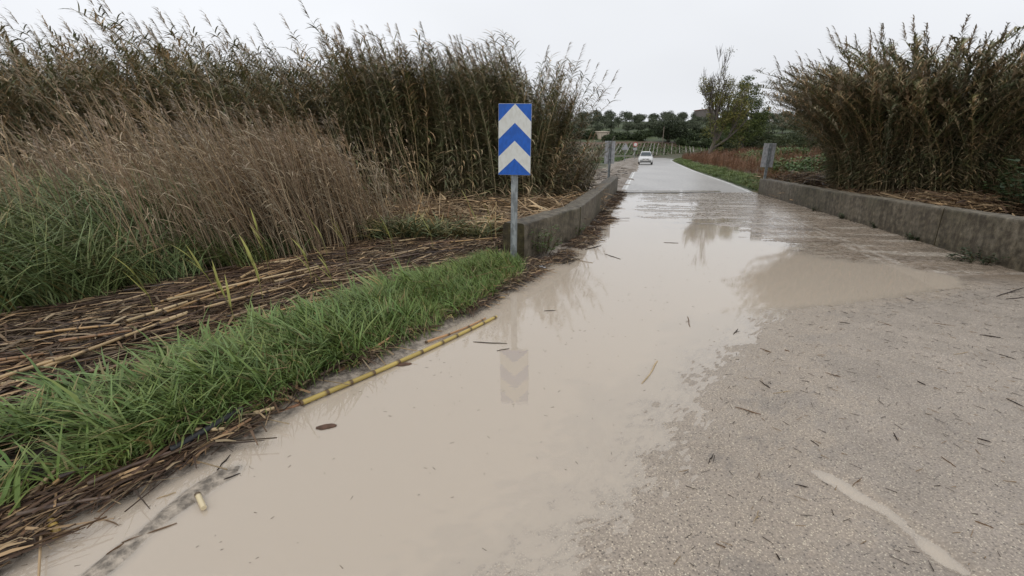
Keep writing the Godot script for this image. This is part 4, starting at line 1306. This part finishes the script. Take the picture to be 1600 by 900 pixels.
# ---------------------------------------------------------------- verge, debris
func verge() -> void:
	var broad := []
	for k in 7: broad.append(grass_tuft(20, 0.20, 0.46, 0.0085, 0.10, Color(0.10, 0.17, 0.036), Color(0.185, 0.25, 0.08), 0.08, 0.75))
	var th := thing("broad_grass", "lush broad-bladed green grass along the left edge of the flooded road", "grass", Vector3.ZERO, 0.0, "", "stuff")
	var poly := pv([-3.6, 1.0, -2.15, 1.2, -2.05, 1.65, -1.78, 2.05, -1.5, 2.5, -1.1, 3.15, -0.85, 3.8, -1.25, 4.1, -1.75, 3.3, -2.08, 2.75, -2.2, 2.1, -2.6, 1.9, -3.8, 1.7])
	var es := []
	for i in 720:
		var p := in_poly(poly)
		var lush := NB.get_noise_2d(p.x * 4.0, p.y * 4.0 + 60.0)
		if lush < -0.36: continue
		es.append([standing(p.x, p.y, PI + rr(-1.2, 1.2), rr(0.55, 0.95) + 0.4 * maxf(lush, 0.0)), tone(0.65, 1.2, 0.1)])
	for i in 90:
		var d := rr(2.0, 4.7)
		var x := lin([[1.9, -2.5], [2.1, -2.2], [2.75, -2.08], [3.3, -1.75], [4.2, -1.2], [4.9, -0.8]], d) - R.randfn() * 0.14
		es.append([standing(x, d, PI + rr(-1.2, 1.2), rr(0.6, 1.15)), tone(0.75, 1.2, 0.1)])
	spread("grass_tufts", broad, M.leaf, es, th)
	var fine := []
	for k in 5: fine.append(grass_tuft(60, 0.10, 0.26, 0.0032, 0.14, Color(0.105, 0.17, 0.036), Color(0.185, 0.245, 0.065), 0.10, 0.6))
	th = thing("fine_grass", "short fine green grass between the debris and the sign post", "grass", Vector3.ZERO, 0.0, "", "stuff")
	poly = pv([-2.0, 1.8, -1.45, 2.6, -0.85, 3.5, -0.35, 4.5, 0.0, 5.3, 0.1, 6.0, -0.3, 6.0, -0.7, 5.2, -1.3, 4.3, -1.8, 3.3, -2.2, 2.4])
	es = []
	for i in 950:
		var p := in_poly(poly)
		es.append([standing(p.x, p.y, PI + rr(-1.4, 1.4), rr(0.6, 1.25)), tone(0.75, 1.2, 0.1)])
	spread("grass_tufts", fine, M.leaf, es, th)
	# yellow-green young shoots
	var i := 0
	for p in [[-2.75, 5.0, 0.62], [-2.62, 3.9, 0.55], [-2.3, 4.0, 0.5], [-2.05, 4.5, 0.45], [-1.95, 5.3, 0.6], [-1.75, 4.3, 0.4], [-2.35, 5.7, 0.6], [-1.55, 5.9, 0.5], [-1.1, 6.3, 0.5], [-0.5, 7.2, 0.75], [-0.3, 6.9, 0.6], [-1.5, 3.7, 0.4], [-2.2, 3.4, 0.45], [-2.9, 3.5, 0.5]]:
		var mb := MB.new()
		var h: float = p[2]
		var bend := rr(0.1, 0.35)
		var sc := Color(0.20, 0.19, 0.06)
		var pts := [Vector3.ZERO, Vector3(bend * h * 0.3, h * 0.5, 0), Vector3(bend * h, h, rr(-0.05, 0.05))]
		mb.tube(pts, [0.004, 0.0035, 0.002], 4, [sc, sc, sc])
		for k in 3:
			leaf(mb, pts[1].lerp(pts[2], 0.35 * k), rr(-0.7, 0.7), rr(1.0, 1.35), rr(0.7, 1.3), rr(0.2, 0.32), rr(0.008, 0.013), Color(0.26, 0.27, 0.06), Color(0.36, 0.34, 0.10), 4, Vector3(0.1, 0, 0))
		var o := put("reed_shoot", mb.mesh(), M.leaf)
		o.transform = standing(p[0], p[1], PI + rr(-0.6, 0.6), 1.0)
		tag(o, "young yellow-green reed shoot growing through the washed-up debris", "plant", "yellow-green reed shoots in the debris")
		i += 1

func bed(x: float, d: float) -> float:
	return maxf(ground(x, d), 0.0)

func debris() -> void:
	var dark := []
	for k in 5: dark.append(litter_patch(130, 0.34, 0.06, 0.74))
	var th := thing("debris_mat", "dark mat of wet stalks and leaf scraps between dry reeds and green grass", "debris", Vector3.ZERO, 0.0, "", "stuff")
	var es := []
	var band := pv([-6.5, 1.8, -2.6, 1.9, -2.2, 2.2, -2.08, 2.75, -1.75, 3.3, -1.2, 4.3, -0.6, 5.4, -0.25, 6.2, -0.25, 7.6, -1.2, 8.2, -2.4, 6.8, -3.1, 5.8, -3.5, 4.5, -4.0, 4.0, -4.4, 3.3, -7.0, 3.2])
	for i in 430:
		var p := in_poly(band)
		es.append([Transform3D(Basis(Vector3.UP, 0.85 + rr(-0.5, 0.5)).scaled(Vector3.ONE * rr(0.8, 1.3)), Vector3(p.x, ground(p.x, p.y), -p.y)), tone(0.7, 1.3, 0.1)])
	spread("litter_patches", dark, M.straw, es, th)
	th = thing("wrack_line", "line of broken stalks and leaf litter left along the water's edge", "debris", Vector3.ZERO, 0.0, "", "stuff")
	es = []
	var small := []
	for k in 5: small.append(litter_patch(80, 0.16, 0.03, 0.8))
	for i in 235:
		var d := 1.1 + pow(R.randf(), 0.8) * 7.2
		if d > 2.75 and d < 3.0 or d > 6.1 and R.randf() < 0.6 or R.randf() < 0.35 * sstep(3.8, 4.6, d) * (1.0 - sstep(5.0, 5.4, d)): continue
		var x := lin(SHORE, d) - 0.09 - absf(R.randfn()) * 0.10 * (1.5 if d < 2.6 else 0.9)
		if d > 2.3 and d < 4.2: x -= 0.13
		if d > 6.1: x = lin(SHORE, d) + 0.02 + absf(R.randfn()) * 0.10
		es.append([Transform3D(Basis(Vector3.UP, 0.95 + rr(-0.5, 0.5)).scaled(Vector3.ONE * rr(0.7, 1.15)), Vector3(x, bed(x, d), -d)), tone(0.8, 1.4, 0.1)])
	for i in 45:
		var d := 8.2 + R.randf() * 9.8
		var x := lin(SHORE, d) + 0.03 + absf(R.randfn()) * 0.12
		es.append([Transform3D(Basis(Vector3.UP, rr(0, TAU)).scaled(Vector3.ONE * rr(0.7, 1.3)), Vector3(x, 0.004, -d)), tone(0.8, 1.3, 0.1)])
	spread("litter_patches", small, M.straw, es, th)
	# pale heap of dead reeds behind the wall
	th = thing("dead_reed_heap", "heap of broken tan reed stalks behind the left wall, at the foot of the thicket", "debris", Vector3.ZERO, 0.0, "", "stuff")
	var heap := []
	for k in 5: heap.append(litter_patch(110, 0.5, 0.36, 0.25, 2.0))
	es = []
	for i in 230:
		var p := in_poly(pv([-2.8, 8.2, -0.4, 7.4, 0.3, 8.0, 1.5, 10.5, 2.2, 12.6, 1.2, 13.4, -2.5, 12.6, -3.2, 10.0]))
		es.append([Transform3D(Basis(Vector3.UP, rr(0, TAU)) * Basis(Vector3(1, 0, 0), rr(-0.55, 0.55)) * Basis.from_scale(Vector3.ONE * rr(0.6, 1.3)), Vector3(p.x, ground(p.x, p.y) + 0.05 + 0.25 * maxf(0.0, NB.get_noise_2d(p.x * 3.0, p.y * 3.0)), -p.y)), tone(0.55, 1.7, 0.08)])
	spread("stalk_heaps", heap, M.straw, es, th)
	th = thing("flattened_reeds", "green reed leaves beaten flat beside the left end of the wall", "reeds", Vector3.ZERO, 0.0, "", "stuff")
	es = []
	var fl := []
	for k in 3: fl.append(grass_tuft(40, 0.4, 0.8, 0.012, 0.3, Color(0.08, 0.11, 0.045), Color(0.15, 0.17, 0.08), 0.4, 1.6))
	for i in 130:
		var p := in_poly(pv([-2.4, 7.0, -0.6, 7.2, -0.2, 8.4, -1.2, 9.6, -2.8, 9.0]))
		es.append([standing(p.x, p.y, rr(0, TAU), rr(0.6, 1.1)), tone(0.8, 1.3, 0.1)])
	spread("leaf_tufts", fl, M.leaf, es, th)
	# single canes lying in the debris band
	var cm := []; var look := []
	for k in 8:
		var c := [Color(0.40, 0.25, 0.11), Color(0.44, 0.31, 0.16), Color(0.27, 0.15, 0.075), Color(0.10, 0.065, 0.045), Color(0.48, 0.36, 0.20), Color(0.20, 0.12, 0.07), Color(0.36, 0.26, 0.15), Color(0.055, 0.04, 0.032)][k] as Color
		look.append(["orange brown", "straw tan", "reddish brown", "blackish", "pale straw", "dark brown", "dull tan", "black"][k])
		cm.append(cane_mesh(1.0, rr(0.010, 0.0145), c, 0.24, rr(-0.02, 0.02)))
	for e in [[-2.836, 3.488, -2.457, 4.97, 0], [-2.627, 3.652, -2.206, 4.281, 1], [-3.061, 3.797, -2.157, 4.997, 4], [-2.713, 3.284, -2.647, 3.502, 4], [-2.765, 4.452, -2.805, 4.997, 1], [-2.906, 2.544, -2.636, 3.502, 1], [-3.435, 3.044, -2.93, 3.184, 0], [-2.956, 3.259, -2.769, 3.699, 4], [-3.202, 2.56, -3.035, 2.709, 2], [-3.077, 3.764, -2.819, 4.281, 0], [-3.03, 2.418, -2.833, 2.682, 1], [-1.993, 4.52, -1.126, 4.811, 6], [-3.097, 2.873, -2.759, 3.09, 2], [-2.01, 3.621, -1.66, 3.989, 0]]:
		lay("reed_cane", cm[e[4]], M.cane, Vector3(e[0], ground(e[0], e[1]) + rr(0.085, 0.11), -e[1]), Vector3(e[2], ground(e[2], e[3]) + rr(0.085, 0.12), -e[3]), 1.0, "long %s cane lying across the dark debris mat" % look[e[4]], "cane", "long %s canes across the debris mat" % look[e[4]])
	for i in 90:
		var p := in_poly(band)
		var yaw := 0.9 + R.randfn() * 0.22
		var l := rr(0.22, 0.7)
		var q := p + Vector2(cos(yaw), sin(yaw)) * l
		var ci := R.randi() % 8
		lay("cane_piece", cm[ci], M.cane, Vector3(p.x, ground(p.x, p.y) + rr(0.05, 0.08), -p.y), Vector3(q.x, ground(q.x, q.y) + rr(0.05, 0.09), -q.y), 1.0, "broken piece of %s cane lying in the dark debris mat" % look[ci], "cane", "%s cane pieces in the debris mat" % look[ci])
	for i in 60:
		var d := 1.15 + pow(R.randf(), 1.3) * 5.0
		if d > 2.5 and d < 4.1: continue
		var x := lin(SHORE, d) - rr(0.02, 0.28)
		var yaw := 0.85 + R.randfn() * 0.35
		var l := rr(0.10, 0.34)
		var x2 := x + cos(yaw) * l; var d2 := d + sin(yaw) * l
		var ci := R.randi() % 8
		lay("cane_piece", cm[ci], M.cane, Vector3(x, bed(x, d) + rr(0.012, 0.05), -d), Vector3(x2, bed(x2, d2) + rr(0.012, 0.05), -d2), 1.0, "broken piece of %s cane in the wrack along the water's edge" % look[ci], "cane", "%s cane pieces along the water's edge" % look[ci])
	# steep sticks in the heap by the wall
	for i in 44:
		var p := in_poly(pv([-2.0, 7.0, -0.3, 6.9, -0.2, 8.2, 0.6, 10.0, -1.0, 10.4, -2.2, 8.6]))
		var l := rr(0.35, 0.85)
		var g := Vector3(p.x, ground(p.x, p.y) - 0.02, -p.y)
		lay("standing_cane", cm[[0, 1, 2, 4, 6][R.randi() % 5]], M.cane, g, g + Vector3(rr(-0.5, 0.5), rr(0.5, 1.0), rr(-0.3, 0.3)).normalized() * l, 1.0, "short broken cane sticking up from the heap behind the sign post", "cane", "broken canes sticking up by the wall")
	var o := lay("fallen_cane", cane_mesh(2.0, 0.011, Color(0.45, 0.29, 0.13), 0.3, 0.03), M.cane, Vector3(-2.05, 0.16, -6.45), Vector3(-0.22, 0.22, -7.0), 2.0, "long tan cane lying level just left of the wall's end", "cane")
	o = lay("floating_cane", cane_mesh(1.95, 0.0175, Color(0.47, 0.355, 0.10), 0.2, 0.03, Color(0.11, 0.07, 0.03)), M.cane, Vector3(-1.30, 0.018, -2.47), Vector3(-0.14, 0.014, -4.03), 1.95, "long yellow jointed cane floating along the grassy shore", "cane")
	lay("split_cane", cane_mesh(0.75, 0.011, Color(0.42, 0.24, 0.11), 0.22, 0.03), M.cane, Vector3(-0.70, 0.022, -3.4), Vector3(-0.24, 0.016, -3.98), 0.75, "reddish brown cane alongside the far half of the yellow cane", "cane")
	lay("leaning_cane", cane_mesh(0.6, 0.010, Color(0.38, 0.21, 0.10), 0.3, 0.0), M.cane, Vector3(-1.22, 0.03, -2.83), Vector3(-0.92, 0.13, -3.30), 0.6, "rusty brown stalk slanting up from the shore beside the yellow cane", "cane")
	lay("cane_stub", cane_mesh(0.3, 0.010, Color(0.30, 0.15, 0.075), 0.3, 0.0), M.cane, Vector3(-1.40, 0.012, -2.36), Vector3(-1.19, 0.012, -2.62), 0.3, "dark red-brown stalk floating just below the yellow cane's near end", "cane")
	lay("cane_stub", cane_mesh(0.17, 0.017, Color(0.58, 0.40, 0.11), 0.3, 0.0), M.cane, Vector3(-1.95, 0.035, -1.56), Vector3(-1.82, 0.012, -1.46), 0.17, "thick yellow cane stub poking from the wrack at the bottom left", "cane")
	lay("cane_stub", cane_mesh(0.13, 0.012, Color(0.62, 0.52, 0.33), 0.3, 0.0), M.cane, Vector3(-1.42, 0.018, -1.70), Vector3(-1.33, 0.015, -1.61), 0.13, "short cream cane stub stranded on the silt bar", "cane")
	var tube := cane_mesh(0.5, 0.019, Color(0.012, 0.012, 0.013), 0.6, 0.04, Color(0.012, 0.012, 0.013))
	lay("black_hose", tube, M.black_plastic, Vector3(-1.72, 0.06, -1.96), Vector3(-1.53, 0.10, -2.33), 0.5, "piece of black plastic hose caught in the wrack", "hose")

func small_things() -> void:
	# twigs and splinters afloat or stranded on the road
	var tints := {"pale": Color(0.46, 0.35, 0.21), "brown": Color(0.17, 0.105, 0.06), "dark": Color(0.04, 0.03, 0.024)}
	var sticks := {}
	for k in tints:
		sticks[k] = []
		for j in 3:
			var mb := MB.new()
			var c: Color = tints[k]
			var pts := []; var rad := []; var cols := []
			for i in 6:
				pts.append(Vector3(-0.5 + i * 0.2, 0.0, rr(-0.006, 0.006))); rad.append(0.0042 * (rr(0.7, 1.1) if i > 0 and i < 5 else 0.5)); cols.append(c * rr(0.8, 1.2))
			mb.tube(pts, rad, 5, cols)
			if j == 1: mb.tube([pts[2], pts[2] + Vector3(0.2, 0.006, 0.035)], [0.003, 0.001], 4, [c, c])
			sticks[k].append(mb.mesh())
	var twigs := [["pale",0.88,2.75,1.09,3.10,1.4],["brown",1.66,4.05,1.59,3.79,1.0],["dark",-0.32,3.45,-0.04,3.42,1.0],["dark",-0.12,3.28,-0.02,3.32,1.0],["dark",1.42,6.80,1.58,6.46,1.4],["dark",1.18,7.13,1.47,7.44,2.6],["dark",2.61,7.72,2.84,7.66,1.4],["dark",0.31,4.21,0.43,4.23,1.0],["brown",-1.56,1.45,-1.41,1.55,1.0],["dark",-1.45,1.88,-1.45,2.00,1.5],["pale",-1.60,1.69,-1.54,1.73,1.0],["dark",-1.37,1.81,-1.32,1.86,1.0],["brown",-1.78,1.58,-1.65,1.54,1.2],["brown",-1.57,1.39,-1.54,1.44,1.2],["dark",1.04,8.14,1.36,7.44,2.0],["dark",0.98,1.93,1.04,2.00,1.6],["dark",1.89,3.61,1.99,3.74,1.3],["brown",1.97,3.32,2.01,3.24,1.2],["brown",2.14,3.28,2.16,3.25,1.4],["brown",1.36,2.45,1.47,2.36,1.0],["dark",1.68,2.78,1.70,2.68,1.0],["pale",1.68,2.61,1.81,2.64,0.6],["dark",3.92,3.54,4.02,3.47,1.3],["dark",4.20,4.62,4.18,4.49,1.2],["brown",3.78,3.83,3.90,3.74,0.8],["dark",5.16,4.62,5.80,4.95,1.4],["dark",5.16,4.51,5.42,4.58,1.5],["brown",1.93,1.54,1.97,1.50,1.0],["pale",1.01,1.54,1.07,1.61,1.0],["brown",0.81,1.44,0.84,1.42,1.0],["dark",3.07,2.51,3.08,2.42,1.1],["dark",2.50,2.11,2.54,2.08,1.0],["brown",3.33,3.88,3.37,3.77,0.8],["dark",1.61,2.11,1.62,2.06,1.0],["brown",1.59,1.77,1.66,1.81,1.0],["dark",2.72,2.75,2.73,2.69,1.0],["pale",3.34,3.15,3.49,3.19,0.6],["dark",2.10,2.17,2.06,2.09,1.1],["brown",2.20,2.89,2.26,2.82,0.8],["dark",3.68,3.15,3.71,3.06,1.0],["dark",1.32,1.77,1.37,1.75,1.0],["brown",2.17,1.96,2.17,1.88,0.9],["dark",2.98,3.88,3.04,3.83,1.0],["dark",1.02,1.39,1.02,1.36,1.3]]
	var first := {0: ["pale straw splinter floating in mid puddle, right of the sign's reflection", ""], 2: ["thin dark twig floating left of the sign post's reflection", ""], 5: ["thick dark piece of driftwood lying near the bend of the left wall", ""], 8: ["long thin brown stalk stranded on the silt bar at the bottom left", ""], 25: ["long dark stick lying by the near end of the right wall", ""]}
	for i in twigs.size():
		var t: Array = twigs[i]
		var on := func(x: float, d: float) -> float: return maxf(maxf(road_y(x, d), ground(x, d)), 0.0) + 0.003
		var label: String; var group := ""
		if first.has(i): label = first[i][0]
		elif i < 15: label = "small %s twig drifting in the muddy flood water" % t[0]; group = "twigs in the flood water"
		else: label = "small %s twig lying on the bare wet asphalt" % t[0]; group = "twigs on the asphalt"
		var o := lay("twig", sticks[t[0]][i % 3], M.bark, Vector3(t[1], on.call(t[1], t[2]), -t[2]), Vector3(t[3], on.call(t[3], t[4]), -t[4]), 1.0, label, "twig", group)
		var len := Vector2(t[3] - t[1], t[4] - t[2]).length()
		o.transform.basis = o.transform.basis * Basis.from_scale(Vector3(1, t[5], t[5] * minf(1.0, len * 4.0)))
	# crumbs strewn over the asphalt
	var mb := MB.new()
	for i in 1500:
		var d := 1.0 + pow(R.randf(), 1.2) * 4.2
		var x := lin(WETX, d) + 0.15 + R.randf() * (6.0 - lin(WETX, d))
		var yaw := rr(0, TAU); var l := rr(0.004, 0.03)
		var c := Color(0.045, 0.033, 0.026) if R.randf() < 0.7 else Color(0.26, 0.17, 0.09)
		var p := Vector3(x, road_y(x, d) + 0.003, -d)
		var dir := Vector3(cos(yaw), 0, sin(yaw)) * l
		mb.tube([p - dir, p + dir], [rr(0.0008, 0.0022), 0.001], 3, [c, c], false)
	for i in 500:
		var d := 1.2 + R.randf() * 6.0
		var x := lerpf(lin(SHORE, d), lin(WETX, d), pow(R.randf(), 1.5))
		var yaw := rr(0, TAU); var l := rr(0.002, 0.012)
		var p := Vector3(x, 0.001, -d)
		var dir := Vector3(cos(yaw), 0, sin(yaw)) * l
		var c := Color(0.09, 0.065, 0.045)
		mb.tube([p - dir, p + dir], [rr(0.0006, 0.0015), 0.0006], 3, [c, c], false)
	tag(put("plant_crumbs", mb.mesh(), M.bark), "tiny plant crumbs strewn over asphalt and water", "debris", "", "stuff")
	# husks
	for e in [[-1.055, 2.25, 0.055, "flat brown bark husk floating in the water left of centre"], [-0.80, 3.04, 0.06, "reddish brown husk floating against the yellow cane"]]:
		mb = MB.new()
		var pts := []; var rad := []; var cols := []
		for i in 9:
			var t := i / 8.0
			pts.append(Vector3(e[2] * (t - 0.5) * 2.0, 0.0, rr(-0.004, 0.004))); rad.append(0.024 * pow(sin(PI * clampf(t, 0.04, 0.96)), 0.5) * rr(0.9, 1.05)); cols.append(Color(0.10, 0.055, 0.035) * rr(0.7, 1.2))
		mb.tube(pts, rad, 9, cols)
		var o := put("bark_husk", mb.mesh(), M.bark)
		o.position = Vector3(e[0], 0.003, -e[1]); o.rotation.y = 0.25; o.scale.y = 0.45
		tag(o, e[3], "husk")
	# weeds at the walls
	var n := 0
	for e in [[0.40, 6.62, 0.42, 0.34, "scruffy green weed at the foot of the left wall's splayed end"], [1.12, 8.15, 0.26, 0.22, "small green weed at the bend of the left wall"], [6.62, 6.25, 0.22, 0.42, "dark uprooted plant washed up against the near right wall"], [7.08, 7.9, 0.14, 0.14, "tiny dark weed at the foot of the right wall, nearest but one"], [7.40, 9.15, 0.16, 0.18, "small dark weed at the foot of the right wall, mid-length"], [7.66, 10.5, 0.14, 0.16, "small weed at the foot of the right wall beyond mid-length"], [7.98, 12.0, 0.16, 0.2, "green tuft low on the right wall near its far end"]]:
		var g := Color(0.05, 0.085, 0.022); var g2 := Color(0.10, 0.15, 0.04)
		if n >= 2: g = Color(0.025, 0.035, 0.016); g2 = Color(0.05, 0.07, 0.03)
		var o := put("weed", leafy_weed(34 if n in [0, 2] else 14, e[2], e[3], g, g2, 0.05), M.leaf)
		o.position = Vector3(e[0], maxf(0.0, ground(e[0], e[1])) - 0.01, -e[1])
		tag(o, e[4], "weed")
		n += 1
	# rubbish
	for e in [[0.38, 5.78, 0.05, "crumpled scrap of white plastic in the wrack by the sign post"], [11.6, 17.9, 0.16, "torn white plastic bag lying below the right-hand reeds"]]:
		mb = MB.new()
		var k := 9
		for j in k:
			for i in k:
				var u := (i / (k - 1.0) - 0.5) * 2.0; var v := (j / (k - 1.0) - 0.5) * 2.0
				mb.v.append(Vector3(u * 1.2 + rr(-0.1, 0.1), 0.25 + rr(0.0, 0.5) * (1.0 - 0.5 * u * u), v * 0.7 + rr(-0.15, 0.15)) * e[2])
				mb.n.append(Vector3.UP); mb.c.append(Color.WHITE)
		var flat := MB.new()
		for j in k - 1:
			for i in k - 1:
				flat.flat_quad(mb.v[j * k + i], mb.v[j * k + i + 1], mb.v[(j + 1) * k + i + 1], mb.v[(j + 1) * k + i], Color.WHITE, Vector3.UP)
		var o := put("plastic_scrap", flat.mesh(), M.plastic_film)
		o.position = Vector3(e[0], maxf(ground(e[0], e[1]), 0.0) + (0.03 if e[2] < 0.1 else 0.12), -e[1])
		tag(o, e[3], "litter")
